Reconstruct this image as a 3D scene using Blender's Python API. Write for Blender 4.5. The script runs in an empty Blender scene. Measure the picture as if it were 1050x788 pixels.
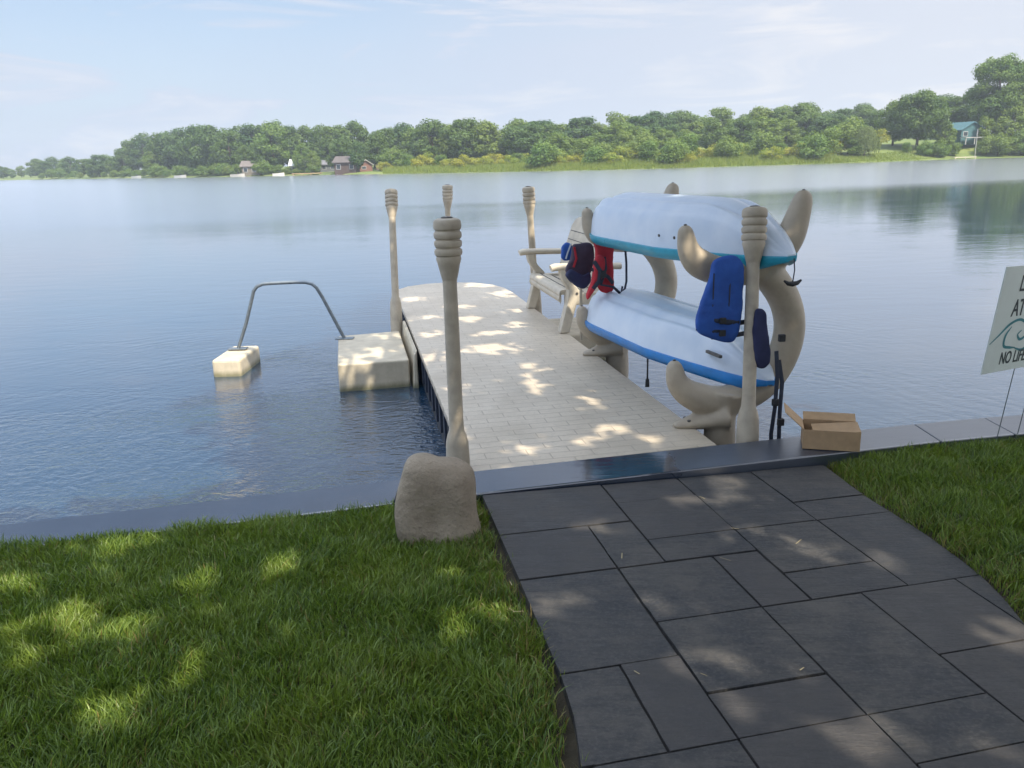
import bpy, bmesh, math, random
import numpy as np
from mathutils import Vector, Matrix, noise as mnoise
random.seed(7); rng = np.random.default_rng(7)
S = bpy.context.scene
C = S.collection
PI = math.pi
R = math.radians

# ------------------------------------------------------------------ helpers
def tag(o, label=None, cat=None, group=None, kind=None):
    if label: o['label'] = label
    if cat: o['category'] = cat
    if group: o['group'] = group
    if kind: o['kind'] = kind
    return o

def empty(name, loc=(0, 0, 0), rz=0, label=None, cat=None, group=None):
    o = bpy.data.objects.new(name, None); C.objects.link(o)
    o.location = loc; o.rotation_euler = (0, 0, rz); o.empty_display_size = .1
    return tag(o, label, cat, group)

class MB:
    """collects shapes for one mesh"""
    def __init__(s): s.v = []; s.f = []
    def add(s, vs, fs):
        n = len(s.v); s.v += [tuple(p) for p in vs]; s.f += [tuple(i + n for i in f) for f in fs]
    def box(s, a, b, M=None):
        (x0, y0, z0), (x1, y1, z1) = a, b
        vs = [Vector(p) for p in [(x0,y0,z0),(x1,y0,z0),(x1,y1,z0),(x0,y1,z0),(x0,y0,z1),(x1,y0,z1),(x1,y1,z1),(x0,y1,z1)]]
        if M: vs = [M @ p for p in vs]
        s.add(vs, [(0,3,2,1),(4,5,6,7),(0,1,5,4),(1,2,6,5),(2,3,7,6),(3,0,4,7)]); return s
    def prism(s, pts, z0, z1):
        n = len(pts)
        s.add([(x, y, z0) for x, y in pts] + [(x, y, z1) for x, y in pts],
              [tuple(range(n))[::-1], tuple(range(n, 2*n))] + [(i, (i+1) % n, n+(i+1) % n, n+i) for i in range(n)]); return s
    def rings(s, rings, cap=True):
        m = len(rings[0]); vs = [p for r in rings for p in r]; fs = []
        for i in range(len(rings)-1):
            for j in range(m):
                k = (j+1) % m
                fs.append((i*m+j, i*m+k, (i+1)*m+k, (i+1)*m+j))
        if cap:
            fs.append(tuple(range(m))[::-1]); fs.append(tuple(range((len(rings)-1)*m, len(rings)*m)))
        s.add(vs, fs); return s
    def tube(s, pts, rad, n=12, flat=1.0):
        pts = [Vector(p) for p in pts]; N = len(pts)
        if not hasattr(rad, '__len__'): rad = [rad]*N
        rs = []; up = None
        for i, p in enumerate(pts):
            t = (pts[min(i+1, N-1)] - pts[max(i-1, 0)]).normalized()
            if up is None:
                up = Vector((0, 0, 1)) if abs(t.z) < .9 else Vector((1, 0, 0))
            a = (up - t*up.dot(t)).normalized(); b = t.cross(a); up = a
            rs.append([p + (a*math.cos(q)*rad[i] + b*math.sin(q)*rad[i]*flat) for q in [2*PI*k/n for k in range(n)]])
        return s.rings(rs)
    def lathe(s, prof, c=(0, 0, 0), n=24):
        c = Vector(c)
        return s.rings([[c + Vector((r*math.cos(2*PI*k/n), r*math.sin(2*PI*k/n), z)) for k in range(n)] for r, z in prof])
    def build(s, name, m, parent=None, smooth=None, bevel=0, seg=2, loc=None):
        me = bpy.data.meshes.new(name); me.from_pydata(s.v, [], s.f); me.update()
        if smooth is not None:
            me.shade_smooth()
            if smooth < 180: me.set_sharp_from_angle(angle=R(smooth))
        return link(name, me, m, parent, bevel, seg, loc)

def link(name, me, m, parent=None, bevel=0, seg=2, loc=None):
    if m: me.materials.append(m)
    o = bpy.data.objects.new(name, me); C.objects.link(o)
    if parent: o.parent = parent
    if loc: o.location = loc
    if bevel:
        b = o.modifiers.new('bevel', 'BEVEL'); b.width = bevel; b.segments = seg; b.limit_method = 'ANGLE'; b.angle_limit = R(40)
        b.harden_normals = False
    return o

def npmesh(name, V, F, m, parent=None, attrs=None, smooth=False):
    me = bpy.data.meshes.new(name)
    V = np.asarray(V, np.float32); F = np.asarray(F, np.int32); k = F.shape[1]
    me.vertices.add(len(V)); me.vertices.foreach_set('co', V.ravel())
    me.loops.add(F.size); me.loops.foreach_set('vertex_index', F.ravel())
    me.polygons.add(len(F)); me.polygons.foreach_set('loop_start', np.arange(0, F.size, k, dtype=np.int32))
    try: me.polygons.foreach_set('loop_total', np.full(len(F), k, np.int32))
    except Exception: pass
    if attrs:
        for an, av in attrs.items():
            a = me.attributes.new(an, 'FLOAT', 'FACE'); a.data.foreach_set('value', np.asarray(av, np.float32))
    me.update(); me.validate()
    if smooth: me.shade_smooth()
    return link(name, me, m, parent)

def bez(pts, n=10):
    """Catmull-Rom through points (any dimension)"""
    P = [np.array(p, float) for p in pts]; P = [2*P[0]-P[1]] + P + [2*P[-1]-P[-2]]; out = []
    for i in range(1, len(P)-2):
        for k in range(n):
            t = k/n; a, b, c, d = P[i-1:i+3]
            out.append(.5*((2*b)+(-a+c)*t+(2*a-5*b+4*c-d)*t*t+(-a+3*b-3*c+d)*t**3))
    out.append(P[-2]); return out

def lerp(a, b, t): return a+(b-a)*t
def piecewise(xs, ys):
    return lambda x: float(np.interp(x, xs, ys))

# ------------------------------------------------------------------ materials
def nt(m):
    m.use_nodes = True; return m.node_tree
class NT:
    def __init__(s, name):
        s.m = bpy.data.materials.new(name); s.t = nt(s.m); s.n = s.t.nodes; s.p = s.n['Principled BSDF']
    def node(s, ty, **kw):
        n = s.n.new(ty)
        for k, v in kw.items():
            if k in n.inputs: n.inputs[k].default_value = v
            else: setattr(n, k, v)
        return n
    def lk(s, a, b): s.t.links.new(a, b)
    def coord(s, kind='Object'):
        return s.node('ShaderNodeTexCoord').outputs[kind]
    def pos(s): return s.node('ShaderNodeNewGeometry').outputs['Position']
    def scale(s, v, sc):
        n = s.node('ShaderNodeVectorMath', operation='MULTIPLY'); s.lk(v, n.inputs[0]); n.inputs[1].default_value = sc; return n.outputs[0]
    def noise(s, v, sc, det=4, rough=.55, dist=0):
        n = s.node('ShaderNodeTexNoise'); n.inputs['Scale'].default_value = sc; n.inputs['Detail'].default_value = det
        n.inputs['Roughness'].default_value = rough; n.inputs['Distortion'].default_value = dist; s.lk(v, n.inputs['Vector']); return n.outputs['Fac']
    def ramp(s, f, stops):
        n = s.node('ShaderNodeValToRGB'); e = n.color_ramp.elements
        while len(e) < len(stops): e.new(.5)
        for el, (p, c) in zip(e, stops):
            el.position = p; el.color = (c, c, c, 1) if not hasattr(c, '__len__') else (*c, 1)
        s.lk(f, n.inputs[0]); return n.outputs[0]
    def mix(s, f, a, b, mode='MIX'):
        n = s.node('ShaderNodeMix', data_type='RGBA', blend_type=mode)
        for i, v in ((0, f), (6, a), (7, b)):
            if hasattr(v, 'node'): s.lk(v, n.inputs[i])
            elif i == 0: n.inputs[0].default_value = v
            else: n.inputs[i].default_value = (*v, 1)
        return n.outputs[2]
    def math(s, op, a, b=0.0, c=None):
        n = s.node('ShaderNodeMath', operation=op)
        for i, v in enumerate((a, b) if c is None else (a, b, c)):
            if hasattr(v, 'node'): s.lk(v, n.inputs[i])
            else: n.inputs[i].default_value = v
        return n.outputs[0]
    def bump(s, h, strength, dist=.01, prev=None):
        n = s.node('ShaderNodeBump'); n.inputs['Distance'].default_value = dist
        if hasattr(strength, 'node'): s.lk(strength, n.inputs['Strength'])
        else: n.inputs['Strength'].default_value = strength
        s.lk(h, n.inputs['Height'])
        if prev: s.lk(prev, n.inputs['Normal'])
        return n.outputs[0]
    def out(s, col=None, rough=None, normal=None, **kw):
        for k, v in (('Base Color', col), ('Roughness', rough), ('Normal', normal)):
            if v is None: continue
            if hasattr(v, 'node'): s.lk(v, s.p.inputs[k])
            else: s.p.inputs[k].default_value = (*v, 1) if hasattr(v, '__len__') else v
        for k, v in kw.items(): s.p.inputs[k].default_value = v
        return s.m

def plain(name, col, rough=.5, var=.25, sc=12, bump=.15, bsc=80, bd=.002, kind='Object', **kw):
    """a colour with mottled wear and a fine surface grain"""
    t = NT(name); v = t.coord(kind)
    f = t.noise(v, sc, 6, .6)
    c = t.mix(t.ramp(f, [(.3, 0), (.7, 1)]), tuple(x*(1-var) for x in col), tuple(min(1, x*(1+var*.6)) for x in col))
    st = t.noise(v, sc*.45, 7, .7, 1.0)
    c = t.mix(t.ramp(st, [(.52, 0), (.68, var*1.3)]), c, tuple(x*.55 for x in col))
    b = t.bump(t.noise(v, bsc, 3), bump, bd)
    r = t.ramp(t.noise(v, sc*2, 3), [(.3, max(.02, rough-.08)), (.7, min(1, rough+.1))])
    return t.out(c, r, b, **kw)

M = {}
M['post'] = plain('post_plastic', (.42, .36, .27), .55, .22, 9, .2, 160)
M['rack'] = plain('rack_plastic', (.41, .345, .255), .5, .18, 7, .15, 120)
M['bench'] = plain('bench_plastic', (.52, .46, .36), .5, .2, 8, .15, 120)
M['step'] = plain('float_plastic', (.52, .45, .33), .6, .2, 6, .2, 120)
def mat_float():
    t = NT('float_plastic_waterline'); v = t.coord(); f = t.noise(v, 6, 6, .6); g = t.noise(t.scale(v, (1, 1, .25)), 16, 5, .7)
    c = t.mix(t.ramp(f, [(.35, 0), (.65, 1)]), (.42, .365, .265), (.56, .49, .365))
    x = t.node('ShaderNodeSeparateXYZ'); t.lk(v, x.inputs[0])
    e = t.math('ADD', x.outputs[2], t.math('MULTIPLY', t.math('SUBTRACT', g, .5), .06))
    c = t.mix(t.ramp(e, [(.015, .85), (.07, 0)]), c, (.13, .125, .06))
    c = t.mix(t.ramp(g, [(.55, 0), (.72, .35)]), c, (.33, .28, .19))
    return t.out(c, .55, t.bump(t.noise(v, 90, 3), .2, .002))
M['step'] = mat_float()
M['galv'] = plain('galvanised_steel', (.22, .25, .27), .42, .2, 14, .1, 200, Metallic=.7)
M['black'] = plain('black_rubber', (.018, .02, .024), .55, .3, 20, .2, 120)
M['strap'] = plain('navy_webbing', (.02, .028, .05), .7, .3, 40, .4, 300)
M['card'] = plain('cardboard', (.40, .265, .145), .8, .14, 25, .15, 220)
M['bolt'] = plain('dark_bolt', (.07, .065, .06), .5)
M['rail'] = M['galv']

def mat_hull():
    t = NT('white_hull_plastic'); v = t.coord()
    f = t.noise(v, 5, 5); s2 = t.noise(t.scale(v, (.6, 6, 6)), 8, 5)
    c = t.mix(t.ramp(f, [(.35, 0), (.7, 1)]), (.50, .58, .68), (.60, .66, .73))
    c = t.mix(t.ramp(s2, [(.62, 0), (.75, .35)]), c, (.42, .46, .50))
    return t.out(c, t.ramp(f, [(.3, .28), (.7, .42)]), t.bump(t.noise(v, 3, 3), .25, .02))
M['hull'] = mat_hull()
M['teal'] = plain('teal_plastic', (.015, .30, .42), .35, .2, 8, .1, 60)
M['blueband'] = plain('blue_plastic', (.01, .19, .52), .35, .2, 8, .1, 60)

def mat_cloth(name, col, col2):
    t = NT(name); v = t.coord()
    f = t.noise(v, 9, 5)
    c = t.mix(t.ramp(f, [(.3, 0), (.7, 1)]), col, col2)
    w = t.node('ShaderNodeTexWave', wave_type='BANDS'); w.inputs['Scale'].default_value = 260; t.lk(v, w.inputs['Vector'])
    b = t.bump(w.outputs['Fac'], .15, .001); b = t.bump(t.noise(v, 14, 4), .5, .012, b)
    return t.out(c, .85, b)
M['bluevest'] = mat_cloth('blue_nylon', (.014, .06, .26), (.022, .095, .38))
M['redvest'] = mat_cloth('red_nylon', (.35, .018, .03), (.5, .03, .045))
M['darkvest'] = mat_cloth('plum_nylon', (.03, .022, .04), (.06, .04, .07))
M['navyvest'] = mat_cloth('navy_nylon', (.015, .02, .06), (.03, .035, .10))

def mat_deck():
    t = NT('dock_plank_plastic'); v = t.coord()
    br = t.node('ShaderNodeTexBrick', offset=.5, offset_frequency=2)
    t.lk(v, br.inputs['Vector'])
    for k, q in (('Scale', 1), ('Mortar Size', .0036), ('Mortar Smooth', .35), ('Brick Width', .255), ('Row Height', .098), ('Bias', 0)):
        br.inputs[k].default_value = q
    br.inputs['Color1'].default_value = (.545, .465, .355, 1); br.inputs['Color2'].default_value = (.575, .495, .38, 1); br.inputs['Mortar'].default_value = (.38, .32, .245, 1)
    f = t.noise(v, 2.2, 6, .65); g = t.noise(v, 30, 5, .7)
    c = t.mix(t.ramp(f, [(.40, .0), (.62, .6)]), br.outputs['Color'], (.42, .36, .275))
    c = t.mix(t.ramp(g, [(.52, 0), (.68, .4)]), c, (.32, .28, .225))
    inv = t.math('SUBTRACT', 1.0, br.outputs['Fac'])
    wood = t.noise(t.scale(v, (3, 40, 3)), 3, 5, .6)
    b = t.bump(inv, .8, .004); b = t.bump(wood, .35, .004, b); b = t.bump(g, .2, .002, b)
    return t.out(c, t.ramp(f, [(.3, .32), (.7, .55)]), b)
M['deck'] = mat_deck()

def mat_slab():
    t = NT('slate_paver'); v = t.coord(); tone = t.node('ShaderNodeAttribute', attribute_name='tone').outputs['Fac']
    big = t.noise(v, 2.3, 7, .68, .5); f = t.noise(v, 6.5, 7, .7); g = t.noise(v, 70, 6, .75); st = t.noise(t.scale(v, (1.6, 9, 2)), 3.2, 7, .68, .6)
    c = t.mix(t.ramp(big, [(.40, 0), (.60, 1)]), (.021, .023, .027), (.058, .053, .047))
    c = t.mix(t.ramp(st, [(.46, 0), (.62, .75)]), c, (.015, .017, .020))
    c = t.mix(t.ramp(f, [(.50, 0), (.66, .65)]), c, (.095, .086, .074))
    c = t.mix(t.ramp(g, [(.48, 0), (.66, .5)]), c, (.11, .102, .09))
    c = t.mix(t.ramp(tone, [(.0, 0), (1, .55)]), c, (.022, .024, .029))
    c = t.mix(t.ramp(tone, [(.62, 0), (.64, .45)]), c, t.mix(.5, c, (.085, .072, .060)))
    pit = t.ramp(t.noise(v, 150, 2), [(.30, 0), (.42, 1)])
    b = t.bump(st, .9, .010); b = t.bump(f, .5, .006, b); b = t.bump(g, .6, .003, b); b = t.bump(pit, .35, .002, b)
    return t.out(c, t.ramp(f, [(.3, .50), (.7, .74)]), b)
M['slab'] = mat_slab()
M['joint'] = plain('joint_sand', (.022, .02, .018), .95, .4, 60, .5, 200)

def mat_cap():
    t = NT('wet_dark_capstone'); v = t.pos()
    f = t.noise(v, 4, 6, .6); g = t.noise(v, 70, 4, .7); st = t.noise(t.scale(v, (2, 9, 2)), 4, 5)
    c = t.mix(t.ramp(f, [(.3, 0), (.7, 1)]), (.018, .027, .046), (.036, .049, .074))
    x = t.node('ShaderNodeSeparateXYZ'); t.lk(v, x.inputs[0])
    e = t.math('ADD', x.outputs[0], t.math('MULTIPLY', t.math('SUBTRACT', f, .5), .5))
    r1 = t.ramp(t.math('MULTIPLY', t.math('ADD', e, 4.0), .1), [(.488, .055), (.496, .34)])
    dry = t.ramp(t.math('MULTIPLY', t.math('ADD', e, 4.0), .1), [(.60, 0), (.63, -0.0)])
    r = t.math('ADD', r1, t.math('MULTIPLY', t.math('SUBTRACT', st, .5), .10))
    b = t.bump(g, .06, .002); b = t.bump(st, .12, .006, b)
    return t.out(c, r, b, **{'IOR': 2.4})
M['cap'] = mat_cap()
M['wall'] = plain('seawall_concrete', (.16, .16, .155), .8, .35, 3, .4, 40, .006)

def mat_rock():
    t = NT('sandstone_boulder'); v = t.coord()
    f = t.noise(v, 5, 7, .65); g = t.noise(v, 60, 5, .7); s2 = t.noise(t.scale(v, (3, 3, 14)), 2, 4)
    c = t.mix(t.ramp(f, [(.3, 0), (.7, 1)]), (.22, .175, .125), (.36, .295, .215))
    c = t.mix(t.ramp(s2, [(.5, 0), (.7, .5)]), c, (.26, .215, .155))
    c = t.mix(t.ramp(g, [(.55, 0), (.75, .6)]), c, (.11, .09, .07))
    b = t.bump(f, .8, .04); b = t.bump(t.noise(v, 18, 5, .65), .6, .015, b); b = t.bump(g, .6, .006, b)
    return t.out(c, .85, b)
M['rock'] = mat_rock()

def mat_leaf(name, ca, cb, cc, trans=.35, rough=.55, per_obj=True):
    t = NT(name); v = t.coord()
    oi = t.node('ShaderNodeObjectInfo').outputs['Random']
    f = t.noise(v, .55 if per_obj else 1.2, 3)
    c = t.mix(t.ramp(f, [(.35, 0), (.65, 1)]), ca, cb)
    if per_obj: c = t.mix(t.ramp(oi, [(.2, 0), (.9, .7)]), c, cc)
    tone = t.node('ShaderNodeAttribute', attribute_name='tone').outputs['Fac']
    c = t.mix(t.math('MULTIPLY', tone, .5), c, cc)
    t.out(c, rough); t.p.inputs['Specular IOR Level'].default_value = .25
    tr = t.node('ShaderNodeBsdfTranslucent'); t.lk(t.mix(1.0, c, (1.1, 1.2, .5), 'MULTIPLY'), tr.inputs['Color'])
    mx = t.node('ShaderNodeMixShader'); mx.inputs[0].default_value = trans
    t.lk(t.p.outputs[0], mx.inputs[1]); t.lk(tr.outputs[0], mx.inputs[2])
    t.lk(mx.outputs[0], t.n['Material Output'].inputs['Surface'])
    return t.m
M['leaf_dark'] = mat_leaf('broadleaf_foliage', (.030, .078, .024), (.062, .125, .032), (.115, .17, .035))
M['leaf_mid'] = mat_leaf('light_broadleaf_foliage', (.07, .14, .028), (.13, .21, .042), (.17, .22, .045))
M['leaf_yel'] = mat_leaf('yellow_green_shrub_foliage', (.17, .25, .035), (.25, .31, .045), (.34, .30, .035))
M['leaf_shrub'] = mat_leaf('green_shrub_foliage', (.07, .15, .03), (.13, .22, .045), (.17, .22, .05))
M['leaf_willow'] = mat_leaf('willow_foliage', (0.09, 0.132, 0.036), (0.132, 0.18, 0.054), (0.144, 0.168, 0.06))
M['leaf_shade'] = mat_leaf('maple_foliage', (0.03, 0.075, 0.014), (0.06, 0.12, 0.02), (0.08, 0.13, 0.02), .25, .5, False)
M['marsh'] = mat_leaf('marsh_grass_blades', (.13, .20, .04), (.20, .26, .055), (.26, .25, .06), .35, .6, False)
M['bark'] = plain('bark', (.085, .065, .05), .9, .35, 6, .8, 14, .03)

def mat_grass():
    t = NT('lawn_grass_blades'); v = t.pos()
    tone = t.node('ShaderNodeAttribute', attribute_name='tone').outputs['Fac']
    f = t.noise(v, 2.6, 4, .6)
    c = t.mix(tone, (.040, .088, .015), (.235, .325, .055))
    c = t.mix(t.ramp(f, [(.45, 0), (.68, .45)]), c, (.24, .30, .05))
    dry = t.node('ShaderNodeAttribute', attribute_name='dry').outputs['Fac']
    c = t.mix(dry, c, (.26, .19, .075))
    t.out(c, .42); t.p.inputs['Specular IOR Level'].default_value = .5
    tr = t.node('ShaderNodeBsdfTranslucent'); t.lk(t.mix(1.0, c, (1.2, 1.3, .5), 'MULTIPLY'), tr.inputs['Color'])
    mx = t.node('ShaderNodeMixShader'); mx.inputs[0].default_value = .28
    t.lk(t.p.outputs[0], mx.inputs[1]); t.lk(tr.outputs[0], mx.inputs[2])
    t.lk(mx.outputs[0], t.n['Material Output'].inputs['Surface']); return t.m
M['grass'] = mat_grass()
M['soil'] = plain('lawn_soil', (.05, .04, .022), .95, .4, 14, .6, 90, .01)

def mat_shore():
    t = NT('far_shore_ground'); v = t.pos()
    f = t.noise(v, .08, 5, .6); g = t.noise(v, .9, 5)
    c = t.mix(t.ramp(f, [(.35, 0), (.65, 1)]), (.09, .14, .03), (.16, .19, .045))
    c = t.mix(t.ramp(g, [(.5, 0), (.8, .5)]), c, (.07, .10, .025))
    return t.out(c, .9)
M['shore'] = mat_shore()

def mat_water():
    t = NT('lake_water'); v = t.pos()
    sx = t.node('ShaderNodeSeparateXYZ'); t.lk(v, sx.inputs[0]); X, Y = sx.outputs[0], sx.outputs[1]
    dv = t.node('ShaderNodeVectorMath', operation='DISTANCE'); t.lk(v, dv.inputs[0]); dv.inputs[1].default_value = (-1.0, 5.2, 0)
    D = dv.outputs['Value']
    n1 = t.noise(t.scale(v, (1, 1.5, 1)), 7.0, 3, .5, 1.2)
    n0 = t.noise(t.scale(v, (1, 1.8, 1)), 18.0, 3, .55, .8)
    n2 = t.noise(t.scale(v, (.7, 1.6, 1)), 1.7, 3, .5, .5)
    patch = t.noise(t.scale(v, (.010, .05, 1)), 1.0, 3, .5)
    mott = t.ramp(t.noise(t.scale(v, (.5, 1, 1)), .55, 3), [(.38, .25), (.62, 1)])
    near = t.math('MULTIPLY', t.math('ADD', t.math('MULTIPLY', t.math('EXPONENT', t.math('MULTIPLY', D, -.42)), 1.15), .03), mott)
    near = t.math('MINIMUM', near, 1.0)
    yy = t.math('ADD', Y, t.math('MULTIPLY', t.math('SUBTRACT', patch, .5), 34))
    xs_ = t.math('MULTIPLY', X, .45)
    far = t.ramp(t.math('MULTIPLY', t.math('SUBTRACT', yy, xs_), .01), [(.24, 0), (.46, 1), (1.0, 1)])
    arc = t.math('SINE', t.math('ADD', t.math('MULTIPLY', D, 34.0), t.math('MULTIPLY', t.noise(v, .9, 3), 22.0)))
    arc = t.math('MULTIPLY', arc, t.ramp(t.noise(v, .7, 2), [(.45, 0), (.65, .16)]))
    h1 = t.math('ADD', t.math('ADD', t.math('MULTIPLY', n1, 1.0), t.math('MULTIPLY', n0, .35)), arc)
    b = t.bump(h1, near, .042)
    b = t.bump(n2, .035, .10, b)
    deep = t.mix(t.ramp(t.noise(v, .2, 3), [(.3, 0), (.7, 1)]), (.006, .028, .060), (.010, .038, .076))
    rough = t.math('ADD', t.math('MULTIPLY', far, .17), .02)
    # water body below, mirror on top: reflection grows quickly towards grazing view
    body = t.node('ShaderNodeBsdfDiffuse'); t.lk(deep, body.inputs['Color'])
    gl = t.node('ShaderNodeBsdfGlossy'); gl.inputs['Color'].default_value = (.97, .98, 1, 1); t.lk(rough, gl.inputs['Roughness']); t.lk(b, gl.inputs['Normal'])
    lw = t.node('ShaderNodeLayerWeight'); lw.inputs['Blend'].default_value = .5; t.lk(b, lw.inputs['Normal'])
    fr = t.math('ADD', t.math('MULTIPLY', t.math('POWER', lw.outputs['Facing'], 3.4), .98), .02)
    mxs = t.node('ShaderNodeMixShader'); t.lk(fr, mxs.inputs[0]); t.lk(body.outputs[0], mxs.inputs[1]); t.lk(gl.outputs[0], mxs.inputs[2])
    t.n.remove(t.p); t.lk(mxs.outputs[0], t.n['Material Output'].inputs['Surface']); return t.m
M['water'] = mat_water()

# ------------------------------------------------------------------ render, camera
S.render.engine = 'CYCLES'
S.view_settings.view_transform = 'Standard'; S.view_settings.look = 'None'; S.view_settings.gamma = 1
S.view_settings.exposure = .78
S.cycles.use_denoising = True
S.cycles.max_bounces = 8; S.cycles.transparent_max_bounces = 8; S.cycles.volume_bounces = 0
S.cycles.sample_clamp_indirect = 6
cam = bpy.data.cameras.new('camera'); co = bpy.data.objects.new('camera', cam); C.objects.link(co)
cam.sensor_width = 36; cam.sensor_fit = 'HORIZONTAL'; cam.lens = 850/1050*36; cam.clip_start = .05; cam.clip_end = 4000
p = math.atan(229/850); r = .0286; H = 2.10
fw = Vector((0, math.cos(p), -math.sin(p))); R0 = Vector((1, 0, 0)); U0 = Vector((0, math.sin(p), math.cos(p)))
Rr = math.cos(r)*R0 - math.sin(r)*U0; Uu = math.cos(r)*U0 + math.sin(r)*R0
mw = Matrix((Rr, Uu, -fw)).transposed().to_4x4(); mw.translation = (0, 0, H); co.matrix_world = mw
S.camera = co

# ------------------------------------------------------------------ sun and sky
SD = Vector((.35, -.55, .758)).normalized()           # towards the sun: behind the viewer, to the right
sun = bpy.data.lights.new('sun', 'SUN'); sun.energy = 4.5; sun.angle = R(.53); sun.color = (1, .90, .74)
so = bpy.data.objects.new('sun', sun); C.objects.link(so); so.rotation_euler = SD.to_track_quat('Z', 'Y').to_euler()
w = bpy.data.worlds.new('World'); S.world = w; w.use_nodes = True; T = w.node_tree; N = T.nodes
sky = N.new('ShaderNodeTexSky'); sky.sky_type = 'NISHITA'; sky.sun_disc = False
sky.sun_elevation = math.asin(SD.z); sky.sun_rotation = math.atan2(SD.x, SD.y); sky.air_density = 1.0; sky.dust_density = .8; sky.ozone_density = 1.4
tc = N.new('ShaderNodeTexCoord'); mp = N.new('ShaderNodeMapping'); mp.inputs['Scale'].default_value = (1.0, 1.6, 6.0); mp.inputs['Rotation'].default_value = (0, .10, .35)
T.links.new(tc.outputs['Generated'], mp.inputs[0])
def wn(sc, det, ro, dist=0):
    n = N.new('ShaderNodeTexNoise'); n.inputs['Scale'].default_value = sc; n.inputs['Detail'].default_value = det; n.inputs['Roughness'].default_value = ro; n.inputs['Distortion'].default_value = dist
    T.links.new(mp.outputs[0], n.inputs['Vector']); return n.outputs['Fac']
def wr(f, a, b, hi):
    q = N.new('ShaderNodeValToRGB'); q.color_ramp.elements[0].position = a; q.color_ramp.elements[1].position = b
    q.color_ramp.elements[0].color = (0, 0, 0, 1); q.color_ramp.elements[1].color = (hi, hi, hi, 1); T.links.new(f, q.inputs[0]); return q.outputs[0]
def wmath(op, a, b):
    n = N.new('ShaderNodeMath'); n.operation = op
    for i, v in enumerate((a, b)):
        if hasattr(v, 'node'): T.links.new(v, n.inputs[i])
        else: n.inputs[i].default_value = v
    return n.outputs[0]
sz = N.new('ShaderNodeSeparateXYZ'); T.links.new(tc.outputs['Generated'], sz.inputs[0])
def curve(f, stops):
    q = N.new('ShaderNodeValToRGB'); e = q.color_ramp.elements
    while len(e) < len(stops): e.new(.5)
    for el, (p_, c_) in zip(e, stops): el.position = p_; el.color = (c_, c_, c_, 1)
    T.links.new(f, q.inputs[0]); return q.outputs[0]
elev = curve(sz.outputs[2], [(0, .84), (.10, .58), (.22, .24), (.42, .16), (.58, .50), (.75, .85)])       # veil of high cloud: thick low down, thin half way up, added thick overhead as unseen fill light
side = curve(wmath('MULTIPLY', wmath('ADD', sz.outputs[0], 1.0), .5), [(.40, 0), (.72, .55)])               # greyer towards the right
veil = wmath('MULTIPLY', wr(wn(1.3, 5, .55, .4), .25, .70, 1.0), .22)
wisps = wr(wn(3.4, 8, .62, .8), .50, .70, .80)
fac = wmath('MINIMUM', wmath('ADD', wmath('ADD', wmath('ADD', veil, wisps), elev), wmath('MULTIPLY', side, 1.0)), .95)
lift = curve(sz.outputs[2], [(0, 1/3), (.42, 1/3), (.70, 1.0)])                                            # unseen overhead cloud, brightness added to lift the shaded bank and dock
cc = N.new('ShaderNodeMix'); cc.data_type = 'RGBA'; cc.inputs[6].default_value = (4.1, 4.75, 5.95, 1); cc.inputs[7].default_value = (6.0, 6.05, 6.4, 1)
T.links.new(wmath('MINIMUM', wmath('ADD', wisps, side), 1.0), cc.inputs[0])
cl = N.new('ShaderNodeVectorMath'); cl.operation = 'SCALE'; T.links.new(cc.outputs[2], cl.inputs[0]); T.links.new(wmath('MULTIPLY', lift, 3.0), cl.inputs['Scale'])
mx = N.new('ShaderNodeMix'); mx.data_type = 'RGBA'
T.links.new(fac, mx.inputs[0]); T.links.new(sky.outputs[0], mx.inputs[6]); T.links.new(cl.outputs[0], mx.inputs[7])
bg = N['Background']; bg.inputs['Strength'].default_value = .085
T.links.new(mx.outputs[2], bg.inputs['Color'])

# ------------------------------------------------------------------ dock frame: u away from the bank along the dock, v to the right across it
DU = Vector((-.186, .9826, 0)); DV = Vector((.9826, .186, 0)); O0 = Vector((-.252, 4.405, 0))
RZ = math.atan2(.186, .9826)                  # turning world x,y into v,u
def W(u, v, z=0): return O0 + DU*u + DV*v + Vector((0, 0, z))
def gz(x, y):                                 # the gently sloping bank
    return .42 + .02*min(max(4.05-y, -1), 9) - .02*min(max(x+.17, -4), 3.2)

# ------------------------------------------------------------------ ground, water
def lz(x, y): return gz(x, y) + .06*float(np.interp(x, [1.75, 2.2], [0, 1]))
def bank_front(x):  # front edge of the seawall cap (world y)
    return float(np.interp(x, [-400, -8, -2.4, -.2, 1.72, 2.9, 8, 400], [1.9, 2.1, 3.50, 4.02, 4.44, 4.70, 5.55, 5.6]))
def bank_rear(x): return bank_front(x) + .335
xs = sorted(set([-420, -200, -80, -40, -20, -12, 12, 20, 40, 80, 200, 420] + [round(-8+.4*i, 2) for i in range(41)]))
vs = []; fs = []
ys_rel = [0, -.3, -.7, -1.2, -1.8, -2.5, -3.3, -4.5, -6.5, -10, -18, -45]
for x in xs:
    for j, dy in enumerate(ys_rel):
        y = bank_front(x) + .03 + dy
        z = lz(x, y) - .045 + (0.01*mnoise.noise((x*2, y*2, 0)) if dy else 0)
        vs.append((x, y, z))
n = len(ys_rel)
for i in range(len(xs)-1):
    for j in range(n-1): fs.append((i*n+j, i*n+j+1, (i+1)*n+j+1, (i+1)*n+j))
b = MB(); b.add(vs, fs); tag(b.build('ground', M['soil'], smooth=180), kind='structure')
b = MB(); b.add([(-440, -48, 0), (440, -48, 0), (440, 505, 0), (-440, 505, 0)], [(0, 1, 2, 3)])
tag(b.build('water', M['water']), kind='structure')

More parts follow.
